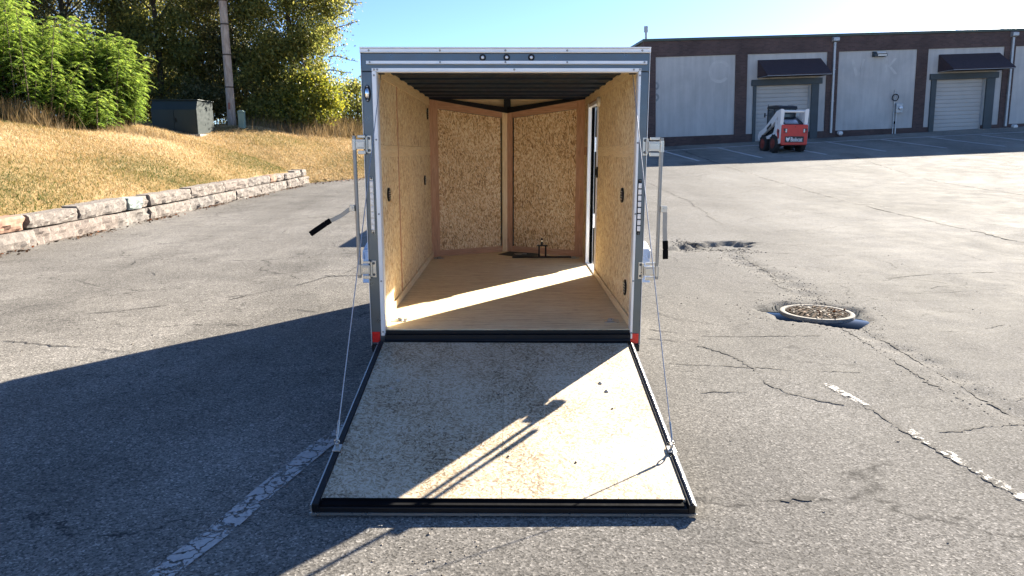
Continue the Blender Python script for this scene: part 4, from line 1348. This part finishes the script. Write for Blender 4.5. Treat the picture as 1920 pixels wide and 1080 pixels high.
S(MB().tube([(-.47, 2.02, 1.7), (-.6, 2.08, 1.72)], .012, 6).box(-.66, -.58, 2.06, 2.09, 1.62, 1.82), 'mirror', SBLK, cab, .01)
S(MB().tube([(-.46, 2.05, 2.0), (-.46, 2.06, 2.22)], .012, 6), 'antenna', SBLK, cab)


# ------------------------------------------------------------------ lawn bank, retaining wall
def bank():
    xs = np.concatenate([np.linspace(-120, -40, 17)[:-1], np.linspace(-40, -16, 41)[:-1], np.arange(-16, -6.4, .16), np.arange(-6.4, 9, .5)])
    ys = np.concatenate([np.linspace(-60, 2, 20)[:-1], np.arange(2, 36, .3), np.linspace(36, 70, 35)[:-1], np.linspace(70, 160, 12)])
    X, Y = np.meshgrid(xs, ys)
    Z = bank_h(X, Y)
    s_, _ = edge_dist(X, Y)
    nx, ny = len(xs), len(ys)
    i = np.arange(nx * ny).reshape(ny, nx)
    F = np.stack([i[:-1, :-1], i[:-1, 1:], i[1:, 1:], i[1:, :-1]], -1).reshape(-1, 4)
    keep = (s_.ravel()[F].max(1) > -.3)
    F = F[keep]
    V = np.stack([X, Y, Z], -1).reshape(-1, 3)
    return struct(np_mesh('grass_bank', V, F, LAWN, smooth=True))


bank()


def path_at(run):
    k = int(np.clip(np.searchsorted(_cum, run) - 1, 0, len(_seg) - 1))
    d = (EDGE[k + 1] - EDGE[k]) / _seg[k]
    return EDGE[k] + d * (run - _cum[k]), d


def run_of(y):
    k = int(np.clip(np.searchsorted(EDGE[:, 1], y) - 1, 0, len(_seg) - 1))
    t = (y - EDGE[k, 1]) / (EDGE[k + 1, 1] - EDGE[k, 1])
    return _cum[k] + t * _seg[k]


RWALL = thing('retaining_wall', 'low two-course retaining wall of rough pale granite blocks along the lawn', 'wall', (-8, 12, 0))


def stone(y0, y1, z0, z1, dep, m, proud=0.0, rough=.03, tilt=0.0):
    """a rock-faced block following the wall line between y0 and y1"""
    nx, nz = max(5, int((y1 - y0) / .08)), 6
    nd = 3
    gap = .012
    r0, r1 = run_of(y0) + gap, run_of(y1) - gap
    seed = random.uniform(0, 100)
    bm = bmesh.new()
    grid = {}
    def P(i, j, k):                            # i along, j up, k depth
        t = i / nx
        p_, d = path_at(r0 + (r1 - r0) * t)
        n_ = np.array([d[1], -d[0]])           # towards the lot
        g = float(gh(p_[0], p_[1]))
        dd = dep * k / nd
        out = proud - dd
        zz = z0 + gap * .5 + (z1 - z0 - gap) * j / nz + tilt * (t - .5)
        # rounded arrises and chiselled face
        ei = min(i, nx - i) / nx * (y1 - y0); ej = min(j, nz - j) / nz
        q = Vector((p_[0] * 3.1 + seed, p_[1] * 3.1, zz * 5 + seed))
        from mathutils import noise as mn
        w = mn.noise(q * 1.0) * rough * 1.3 + mn.noise(q * 2.7) * rough * 1.0 + mn.noise(q * 6.3) * rough * .6
        if k == 0:
            out += w - (.012 if ej == 0 else 0) - (.015 if ei == 0 else 0) + .01 * math.sin(math.pi * j / nz)
        if j == nz:
            zz += mn.noise(q * .8) * .012
        if i == 0 or i == nx:
            pass
        xy = p_ + n_ * out
        return (xy[0] + 8, xy[1] - 12 + w * .3, g + zz)
    def vert(i, j, k):
        if (i, j, k) not in grid:
            grid[(i, j, k)] = bm.verts.new(P(i, j, k))
        return grid[(i, j, k)]
    for i in range(nx):
        for j in range(nz):
            bm.faces.new([vert(i, j, 0), vert(i + 1, j, 0), vert(i + 1, j + 1, 0), vert(i, j + 1, 0)])
        for k in range(nd):
            bm.faces.new([vert(i, nz, k), vert(i + 1, nz, k), vert(i + 1, nz, k + 1), vert(i, nz, k + 1)])
    for j in range(nz):
        for k in range(nd):
            bm.faces.new([vert(0, j, k), vert(0, j, k + 1), vert(0, j + 1, k + 1), vert(0, j + 1, k)])
            bm.faces.new([vert(nx, j, k), vert(nx, j + 1, k), vert(nx, j + 1, k + 1), vert(nx, j, k + 1)])
    bmesh.ops.recalc_face_normals(bm, faces=bm.faces)
    me = bpy.data.meshes.new('stone')
    bm.to_mesh(me)
    bm.free()
    me.materials.append(m)
    return link('stone', me, RWALL)


low = [1.0, 2.6, 4.3, 6.0, 7.6, 9.6, 11.85, 14.4, 15.7, 17.7, 19.0, 20.3, 21.9, 23.0, 24.0, 25.0, 25.9]
upp = [1.0, 3.2, 5.0, 6.6, 8.2, 9.9, 11.7, 13.2, 14.9, 15.45, 15.85, 17.85, 19.7, 21.3, 22.8, 23.3, 23.9, 24.8, 25.4, 25.85]
for k, (a, b) in enumerate(zip(low[:-1], low[1:])):
    stone(a, b, -.02, .28 + random.uniform(-.012, .012), .42, STONE, random.uniform(.0, .04), .035)
for k, (a, b) in enumerate(zip(upp[:-1], upp[1:])):
    m = STONE_RED if k in (5, 14) else (STONE_BLUE if k == 8 else STONE)
    stone(a + (.06 if k in (6, 11) else 0), b, .295, .55 + random.uniform(-.03, .02) - (.03 if a > 23 else 0), .4, m, random.uniform(-.07, .01) if k != 8 else .03, .035, random.uniform(-.015, .015))

# ------------------------------------------------------------------ grass blades, leaf litter, weeds
def blades(name, n_, sampler, hgt, wid, m, lean=.5, kind='stuff', label=None):
    P = sampler(n_)
    n_ = len(P)
    z = bank_h(P[:, 0], P[:, 1])
    C = np.column_stack([P, z])
    a = rng.uniform(0, 6.28, n_)
    side = np.column_stack([np.cos(a), np.sin(a), np.zeros(n_)])
    ld = rng.normal(size=(n_, 3)) * (lean, lean, .1) + (0, 0, 1)
    ld /= np.linalg.norm(ld, axis=1)[:, None]
    h = hgt[0] + (hgt[1] - hgt[0]) * rng.uniform(0, 1, n_) ** 1.5
    w = rng.uniform(wid[0], wid[1], n_)
    tip = C + ld * h[:, None]
    V = np.stack([C - side * w[:, None] / 2, C + side * w[:, None] / 2, tip], 1).reshape(-1, 3)
    F = np.arange(len(V)).reshape(-1, 3)
    val = np.sin(P[:, 0] * .9 + 1.3 * np.sin(P[:, 1] * .5)) * .18 + np.sin(P[:, 1] * 1.1 + P[:, 0] * .35) * .15 + rng.normal(.5, .26, n_)
    s_, _ = edge_dist(P[:, 0], P[:, 1])
    val = val - .22 * np.exp(-((s_ - 1.2) / 1.3) ** 2)
    o = np_mesh(name, V, F, m, attr=np.clip(val, 0, 1), nper=3)
    return tag(o, label, None, None, kind)


STRAW = m_leaf('dry_grass', [(0, (.06, .085, .024)), (.17, (.18, .155, .055)), (.38, (.35, .25, .12)), (.68, (.52, .385, .21)), (1, (.68, .57, .39))], .3, .75)
WEED = m_leaf('dry_weed', [(0, (.11, .085, .04)), (.5, (.21, .155, .08)), (1, (.32, .25, .14))], .35, .75)


def lawn_pts(n_):
    y = 4 + 40 * rng.uniform(0, 1, n_) ** 1.15
    x = -8.4 - rng.uniform(-4, 13, n_)
    s_, _ = edge_dist(x, y)
    k = (s_ > .3) & (s_ < 11) & (np.abs(x) < .80 * y + 1)
    return np.column_stack([x, y])[k]


blades('lawn_grass', 620000, lawn_pts, (.03, .11), (.008, .02), STRAW, .8, label='dry mown straw-coloured grass covering the bank')


def ring_pts(cx_, cy_, sx, sy):
    return lambda n_: np.column_stack([rng.normal(cx_, sx, n_), rng.normal(cy_, sy, n_)])


for nm, n_, c, hg in (('dry_weeds', 2600, (-14.6, 21.4, .55, .4), (.2, .85)), ('dry_weeds', 5200, (-10.4, 34.2, 1.5, .9), (.2, .75)), ('dry_weeds', 5200, (-8.3, 35.6, .9, .9), (.3, 1.25)), ('dry_weeds', 1500, (-12.6, 23.6, 1.2, .3), (.12, .35)), ('dry_weeds', 2000, (-16.2, 21.2, 1.2, .4), (.1, .4))):
    blades(nm, n_, ring_pts(*c), hg, (.008, .02), WEED, .3, label='tall dry weeds gone to seed along the tree line')

# fallen leaves at the foot of the wall and along the lawn edge
def litter():
    n_ = 2600
    r = rng.uniform(_cum[2] - 2, _cum[9], n_)
    P = np.array([path_at(v)[0] for v in r]); Dd = np.array([path_at(v)[1] for v in r])
    N2 = np.column_stack([Dd[:, 1], -Dd[:, 0]])
    off = np.abs(rng.normal(0, .13, n_)) + .03
    past = r > WALL_END
    off = np.where(past, rng.normal(.1, .35, n_), off)
    keep = past | (np.sin(r * 2.3) + rng.normal(0, .6, n_) > .2)
    P = P + N2 * off[:, None]
    P = P[keep]
    z = np.maximum(gh(P[:, 0], P[:, 1]), bank_h(P[:, 0], P[:, 1])) + .012
    C = np.column_stack([P, z])
    V, F = leaf_quads(C, rng.normal(size=(len(C), 3)) * (1, 1, .3), rng.normal(size=(len(C), 3)) * .4 + (0, 0, 1), rng.uniform(.03, .1, len(C)), rng.uniform(.02, .05, len(C)))
    o = np_mesh('fallen_leaves', V, F, LEAFDRY, attr=rng.uniform(0, 1, len(F)))
    tag(o, 'brown fallen leaves along the foot of the stone wall', None, None, 'stuff')


litter()

# ------------------------------------------------------------------ pole, cabinet, pedestal
POLEW = m_bark('pole_wood', (.24, .18, .14), (.52, .43, .35), .6)
def on_bank(x, y):
    return float(bank_h(np.array([x]), np.array([y]))[0])


px_, py_ = -12.65, 33.0
pz = on_bank(px_, py_)
PO = thing('utility_pole', 'weathered wooden utility pole rising in front of the dark trees', 'pole', (px_, py_, pz))
MB().tube([(0, 0, -.3), (0, 0, 2), (-.02, 0, 6), (-.03, 0, 10), (-.05, 0, 12.5)], [.185, .18, .165, .15, .14], 16).build('shaft', POLEW, PO)
MB().box(-.05, .05, -.2, -.185, .75, 1.05).build('tag_plate', plain('pole_tag', (.32, .12, .08), .6, 0, .3, 20), PO)
for zz in (1.7, 3.1, 4.4, 5.4):
    MB().lathe([(.182, zz), (.186, zz + .02), (.183, zz + .06)], 16).build('band', plain('rust_band', (.1, .07, .05), .8, .3, .3, 20), PO)
MB().box(-1.2, 1.1, -.06, .06, 11.3, 11.42).build('crossarm', POLEW, PO)
cxx, cyy = -13.5, 30.0
CBX = thing('utility_cabinet', 'dark green metal utility cabinet beside the sunlit sumac shrubs', 'cabinet', (cxx, cyy, on_bank(cxx + .6, cyy) - .12), (0, 0, R_(-4)))
CGREEN = plain('cabinet_green', (.014, .026, .026), .5, .1, .12, 3)
MB().prism([(-.7, 0), (-.7, 1.0), (-.55, 1.36), (.7, 1.36), (.7, 0)], -.95, .95, 'x').build('housing', CGREEN, CBX, .02)
MB().prism([(-.72, .1), (-.72, .98), (-.705, .98), (-.705, .1)], -.9, -.01, 'x').build('door', CGREEN, CBX, .004)
MB().prism([(-.72, .1), (-.72, .98), (-.705, .98), (-.705, .1)], .01, .9, 'x').build('door', CGREEN, CBX, .004)
MB().box(-.99, .99, -.6, .74, 1.361, 1.4).build('lid', CGREEN, CBX, .01)
MB().box(-1.1, 1.1, -.85, .85, -.3, .03).build('pad', plain('pad_concrete', (.3, .29, .27), .9, 0, .2, 5), CBX)
MB().box(.05, .09, -.745, -.72, .5, .66).build('handle', BLACK, CBX)
PD = thing('cable_pedestal', 'small pale green cable pedestal post at the edge of the lawn', 'post', (-11.75, 31.8, on_bank(-11.75, 31.8) - .03))
PGREEN = plain('pedestal_green', (.22, .32, .27), .55, 0, .1, 4)
MB().box(-.13, .13, -.11, .11, 0, .68).build('post', PGREEN, PD, .02)
MB().prism([(-.14, .681), (-.14, .75), (-.06, .8), (.06, .8), (.14, .75), (.14, .681)], -.12, .12, 'y').build('cap', PGREEN, PD, .015)

# ------------------------------------------------------------------ shrubs with long compound leaves
SUMAC = m_leaf('sumac_leaf', [(0, (.05, .09, .022)), (.4, (.11, .18, .045)), (.75, (.19, .27, .07)), (1, (.32, .37, .11))], .5, .42)
BARK = m_bark('bark', (.045, .036, .028), (.13, .105, .08))
TWIG = plain('twig', (.09, .065, .04), .85, 0, .2, 12)


def sumac(x, y, h, wid, nst, label):
    z = on_bank(x, y)
    root = thing('sumac_shrub', label, 'shrub', (x, y, z), group='sumac shrubs on the bank')
    stems = MB()
    Cs, As, Ns, Ls, Ws, Rr = [], [], [], [], [], []
    for k in range(int(nst * 1.5)):
        a = random.uniform(0, 6.28)
        bx, by = random.gauss(0, wid * .24), random.gauss(0, wid * .2)
        hh = h * random.uniform(.42, 1.0) * (1 - .25 * abs(bx) / wid)
        lx, ly = bx * 1.1 + random.gauss(0, .2), by * 1.1 + random.gauss(0, .15)
        pts = [Vector((bx + (lx) * t ** 1.6 * .6, by + ly * t ** 1.6 * .6, hh * t)) for t in np.linspace(0, 1, 6)]
        stems.tube(pts, [.022 * (1 - .75 * t) for t in np.linspace(0, 1, 6)], 5, False)
        nf = int(11 + hh * 7.5)
        for f_ in range(nf):
            t = .16 + .84 * (f_ / (nf - 1)) ** .8
            i_ = min(4, int(t * 5)); p0 = pts[i_].lerp(pts[i_ + 1], t * 5 - i_)
            ang = f_ * 2.4 + random.uniform(-.4, .4) + a
            L = random.uniform(.3, .58) * (1.1 - .3 * t)
            up0 = .55 if t > .9 else random.uniform(.15, .5)
            dirh = np.array([math.cos(ang), math.sin(ang), 0])
            npair = 9
            for q in range(npair):
                u = (q + 1.2) / (npair + .5)
                pos = np.array(p0) + dirh * L * u * .95 + np.array([0, 0, L * (up0 * u - .75 * u * u)])
                tang = dirh + np.array([0, 0, up0 - 1.5 * u])
                tang /= np.linalg.norm(tang)
                sd = np.cross(tang, (0, 0, 1)); sd /= max(1e-6, np.linalg.norm(sd))
                ll = .115 * math.sin(math.pi * min(.95, u * .8 + .15)) + .03
                for s in (-1, 1):
                    ax = sd * s * .9 + tang * .45 + np.array([0, 0, -.25 + random.gauss(0, .12)])
                    Cs.append(pos + ax / np.linalg.norm(ax) * ll * .5); As.append(ax)
                    Ns.append(np.array([random.gauss(0, .25), random.gauss(0, .25), 1.0])); Ls.append(ll); Ws.append(ll * .34)
                    Rr.append(random.gauss(.45 + .25 * t, .16))
    V, F = leaf_quads(np.array(Cs), np.array(As), np.array(Ns), np.array(Ls), np.array(Ws), .15)
    np_mesh('foliage', V, F, SUMAC, root, np.clip(np.array(Rr), 0, 1))
    stems.build('stem', TWIG, root)
    return root


for x, y, h, w, n_, lb in [
    (-16.3, 22.6, 4.9, 2.5, 36, 'tallest bright green sumac shrub, at the left edge of the bank'),
    (-14.9, 22.6, 3.7, 2.1, 30, 'tall bright green sumac shrub, second from the left edge'),
    (-14.6, 24.4, 3.5, 2.1, 30, 'mid-height green sumac shrub in the middle of the shrub row'),
    (-13.75, 24.4, 2.9, 1.6, 26, 'green sumac shrub, second from the utility cabinet'),
    (-13.3, 24.9, 3.1, 1.2, 26, 'yellow-green sumac shrub next to the utility cabinet'),
    (-13.5, 23.2, 1.5, 1.4, 18, 'low green sumac shrub in front of the shrub row'),
    (-15.9, 21.2, 1.6, 1.5, 16, 'low sumac shrub at the left edge beside dry weeds')]:
    sumac(x, y, h, w, n_, lb)


# ------------------------------------------------------------------ trees
def tree(name, label, x, y, h, blobs, n_leaf, leafm, lsize=(.09, .17), group='trees behind the lawn', trunk_r=.16, bias=(0, 0), zlo=0.3, nclump=150, csz=.42, limbs=26, extra=None, cat_='tree'):
    z = on_bank(x, y)
    root = thing(name, label, cat_, (x, y, z), group=group)
    tb = MB()
    lean = random.uniform(-.4, .4)
    tp = [Vector((lean * t * t + .1 * math.sin(5 * t), .08 * math.sin(4 * t), h * .82 * t)) for t in np.linspace(0, 1, 8)]
    tb.tube(tp, [trunk_r * (1 - .8 * t) + .015 for t in np.linspace(0, 1, 8)], 9, False)
    vol = np.array([b[3] * b[4] * b[5] for b in blobs]); vol = vol / vol.sum()
    cl = []
    for k in range(nclump):
        b = blobs[rng.choice(len(blobs), p=vol)]
        d = rand_dirs(1)[0]
        r = rng.uniform(.25, 1.0) ** .45
        c = np.array(b[:3]) + d * r * np.array(b[3:6])
        if c[2] < zlo:
            c[2] = zlo + rng.uniform(0, .5)
        cl.append(c)
    cl = np.array(cl)
    for k in rng.choice(nclump, min(limbs, nclump), replace=False):
        c = cl[k]
        t0 = np.clip((c[2] - .8 - .35 * np.hypot(c[0], c[1])) / (h * .82), .06, .95)
        i_ = min(6, int(t0 * 7)); s0 = tp[i_].lerp(tp[i_ + 1], t0 * 7 - i_)
        e = Vector(c)
        mid = s0.lerp(e, .5) + Vector((random.gauss(0, .15), random.gauss(0, .15), .25))
        tb.tube([s0, s0.lerp(mid, .6), mid, e], [trunk_r * .32, trunk_r * .24, trunk_r * .17, .008], 5, False)
    tb.build('trunk', BARK, root)
    w_ = rng.uniform(.5, 1.5, nclump); w_ /= w_.sum()
    ci = rng.choice(nclump, n_leaf, p=w_)
    sz = csz * rng.uniform(.6, 1.35, nclump)
    C = cl[ci] + rng.normal(size=(n_leaf, 3)) * sz[ci][:, None] * (1, 1, .62)
    if extra is not None:
        C = np.concatenate([C, extra])
    C = C[C[:, 2] > .05]
    n_ = len(C)
    out = C - np.array([0, 0, h * .5]); out /= np.maximum(np.linalg.norm(out, axis=1)[:, None], .1)
    A = rand_dirs(n_) + out * .6 + (0, 0, -.45)
    Nn = rand_dirs(n_) * .7 + (0, 0, .9)
    L = rng.uniform(lsize[0], lsize[1], n_)
    V, F = leaf_quads(C, A, Nn, L, L * rng.uniform(.5, .75, n_))
    tone = rng.normal(0, .18, n_)
    tone += np.concatenate([rng.normal(.45, .16, nclump)[ci], np.full(0 if extra is None else len(extra), .5)])[:n_] if extra is None else .45
    np_mesh('crown', V, F, leafm, root, np.clip(tone, 0, 1))
    return root


DARKLEAF = m_leaf('dark_leaf', [(0, (.045, .052, .02)), (.4, (.105, .11, .046)), (.75, (.185, .175, .08)), (1, (.33, .28, .14))], .5, .4)
OLIVE = m_leaf('olive_leaf', [(0, (.045, .062, .02)), (.35, (.14, .16, .052)), (.7, (.25, .25, .08)), (1, (.43, .39, .12))], .5, .4)
YELLOW = m_leaf('yellow_leaf', [(0, (.08, .11, .025)), (.4, (.19, .21, .05)), (.75, (.3, .29, .06)), (1, (.48, .41, .08))], .5, .45)
GREENL = m_leaf('green_leaf', [(0, (.04, .056, .016)), (.45, (.09, .12, .035)), (1, (.2, .22, .07))], .48, .4)

# the dark trees behind the shrubs, left to right
tree('dark_tree', 'dark tree at the far left behind the tallest sumac', -25.5, 33, 11.5, [(0, 0, 5.5, 3.6, 2.4, 4.6)], 38000, GREENL, nclump=170)
tree('dark_tree', 'shadowy dense tree behind the middle of the sumac row', -20.8, 34.5, 12.5, [(0, 0, 6.2, 3.4, 2.4, 5.2), (.5, -.6, 2.2, 2.6, 1.5, 2)], 56000, DARKLEAF, nclump=200)
tree('dark_tree', 'dark drooping tree just left of the utility cabinet top', -17.0, 35.5, 12.5, [(0, 0, 6.4, 2.9, 2.4, 5.4), (0, -.5, 2.4, 2.4, 1.5, 2)], 54000, OLIVE, nclump=190)
tree('dark_tree', 'dark green tree behind the utility pole', -14.0, 37, 12.5, [(0, 0, 6.2, 2.2, 2.2, 5.4), (0, -.4, 2.2, 2.2, 1.5, 2)], 50000, DARKLEAF, nclump=180)
tree('olive_tree', 'large olive-green tree to the right of the utility pole', -10.9, 36.4, 13, [(0, 0, 6.4, 2.5, 2.5, 5.6), (-.2, -.6, 2.4, 2.4, 1.8, 2.1), (.9, 0, 8.8, 2.4, 2.0, 3.0)], 96000, OLIVE, nclump=300, limbs=40)
tree('yellow_tree', 'small tree with bright yellow leaves at the right of the wood', -9.6, 34.9, 4.6, [(0, 0, 1.3, 1.3, 1.0, 1.1), (-1.6, -.4, .8, 1.1, .8, .7), (.5, .3, 2.0, 1.0, .9, .9)], 17000, YELLOW, nclump=90, csz=.3, trunk_r=.07, lsize=(.08, .16))
tree('dark_bush', 'brownish bush standing right of the yellow tree', -8.2, 38.5, 3.4, [(.2, 0, 1.5, 1.9, 1.3, 1.6), (2.2, .5, 1.5, 1.8, 1.3, 1.5)], 14000, OLIVE, nclump=90, csz=.34, trunk_r=.07, zlo=.1, cat_='bush', group='bushes by the wood')
tree('dark_bush', 'low dark bush in shade between cabinet and pole', -14.4, 33.6, 2.2, [(0, 0, 1.0, 1.5, .8, 1.0)], 6500, DARKLEAF, nclump=60, csz=.3, trunk_r=.05, zlo=.1, cat_='bush', group='bushes by the wood')
tree('dark_bush', 'leafy undergrowth bush below the olive tree right of the pedestal', -11.3, 34.3, 1.7, [(0, 0, .8, 1.3, .7, .8)], 5000, OLIVE, nclump=50, csz=.26, trunk_r=.05, zlo=.1, cat_='bush', group='bushes by the wood')
# far row that closes the view between the crowns
tree('far_tree', 'far tree closing the gap behind the left dark trees', -30, 46, 13, [(0, 0, 6, 5, 3, 5.5)], 24000, DARKLEAF, (.13, .24), nclump=170, csz=.6)
tree('dark_bush', 'long low thicket in shade under the dark trees', -18.5, 38.5, 3.0, [(0, 0, 1.5, 3.2, 1.2, 1.6)], 16000, DARKLEAF, (.1, .2), nclump=90, csz=.45, trunk_r=.05, zlo=.1, cat_='bush', group='bushes by the wood')
tree('dark_bush', 'shaded thicket behind the pole and the olive tree', -13.2, 39.5, 3.0, [(0, 0, 1.4, 3.0, 1.2, 1.6)], 16000, DARKLEAF, (.1, .2), nclump=90, csz=.45, trunk_r=.05, zlo=.1, cat_='bush', group='bushes by the wood')
tree('dark_bush', 'far thicket seen low to the right of the yellow tree', -8.5, 43, 3.0, [(0, 0, 1.2, 3.4, 1.2, 1.4)], 14000, OLIVE, (.1, .2), nclump=90, csz=.45, trunk_r=.05, zlo=.1, cat_='bush', group='bushes by the wood')
tree('far_tree', 'far tree closing the gap behind the utility pole', -21.5, 47, 13, [(0, 0, 5.5, 4.5, 3, 5.5)], 24000, DARKLEAF, (.13, .24), nclump=170, csz=.6)
# thin branches reaching out over the gap of sky
def sprig(root, p0, d, L):
    mb = MB()
    pts = [Vector(p0) + Vector(d) * L * t + Vector((0, 0, -.25 * L * t * t + .05 * math.sin(7 * t))) for t in np.linspace(0, 1, 7)]
    mb.tube(pts, [.03 * (1 - .8 * t) + .004 for t in np.linspace(0, 1, 7)], 5, False)
    Cs = []
    for k in range(8):
        t = random.uniform(.25, 1)
        i_ = min(5, int(t * 6)); q = pts[i_].lerp(pts[i_ + 1], t * 6 - i_)
        e = q + Vector((random.gauss(.15, .25), random.gauss(0, .25), random.gauss(.05, .25))) * (L * .35)
        mb.tube([q, q.lerp(e, .5) + Vector((0, 0, .04)), e], [.01, .007, .003], 4, False)
        for j in range(random.randint(4, 14)):
            Cs.append(q.lerp(e, random.random()) + Vector((random.gauss(0, .07), random.gauss(0, .07), random.gauss(-.03, .07))))
    mb.build('branch', BARK, root)
    C = np.array(Cs); n_ = len(C)
    L2 = rng.uniform(.07, .14, n_)
    V, F = leaf_quads(C, rand_dirs(n_) + (0, 0, -.6), rand_dirs(n_) + (0, 0, .5), L2, L2 * .6)
    np_mesh('branch_leaves', V, F, OLIVE, root, rng.uniform(.1, .8, n_))['kind'] = 'stuff'


ot = bpy.data.objects['olive_tree']
for p0, d, L in (((1.9, -.3, 4.6), (.82, -.1, .55), 2.1), ((2.3, 0, 6.0), (.9, 0, .35), 1.6), ((2.0, -.2, 3.6), (.85, 0, .12), 1.7), ((2.4, .2, 7.2), (.85, .1, .35), 1.6), ((1.8, -.4, 2.9), (.9, 0, .2), 1.5), ((2.2, 0, 5.3), (.75, -.2, .6), 1.6)):
    sprig(ot, p0, d, L)

# ------------------------------------------------------------------ a second trailer ahead, guessed and added unseen to cast its shadow
T2 = thing('guessed_trailer', 'guessed dark enclosed trailer added ahead of the open one, seen only by its shadow', 'trailer', (.25, 14.4, .08))
MB().prism([(-.82, .38), (-.82, 1.86), (-.7, 1.93), (0, 1.96), (.7, 1.93), (.82, 1.86), (.82, .38)], 0, 3.4, 'y').build('body', GREY, T2, .01)
MB().box(-.7, .7, .02, 3.3, .28, .379).build('chassis', BLACK, T2)
MB().box(-.78, .78, -.02, -.001, .42, 1.8).build('rear_door', GREY, T2, .005)
for s in (-1, 1):
    MB().lathe([(.18, -.09), (.3, -.1), (.32, -.06), (.32, .06), (.3, .1), (.18, .09)], 22, 'x', (s * .95, 1.9, .31)).build('wheel', TYRE, T2)
    MB().prism([(1.48, .5), (1.56, .74), (2.24, .74), (2.32, .5), (2.28, .5), (2.2, .71), (1.6, .71), (1.52, .5)], s * .825, s * 1.08, 'x').build('fender', FENDER, T2)
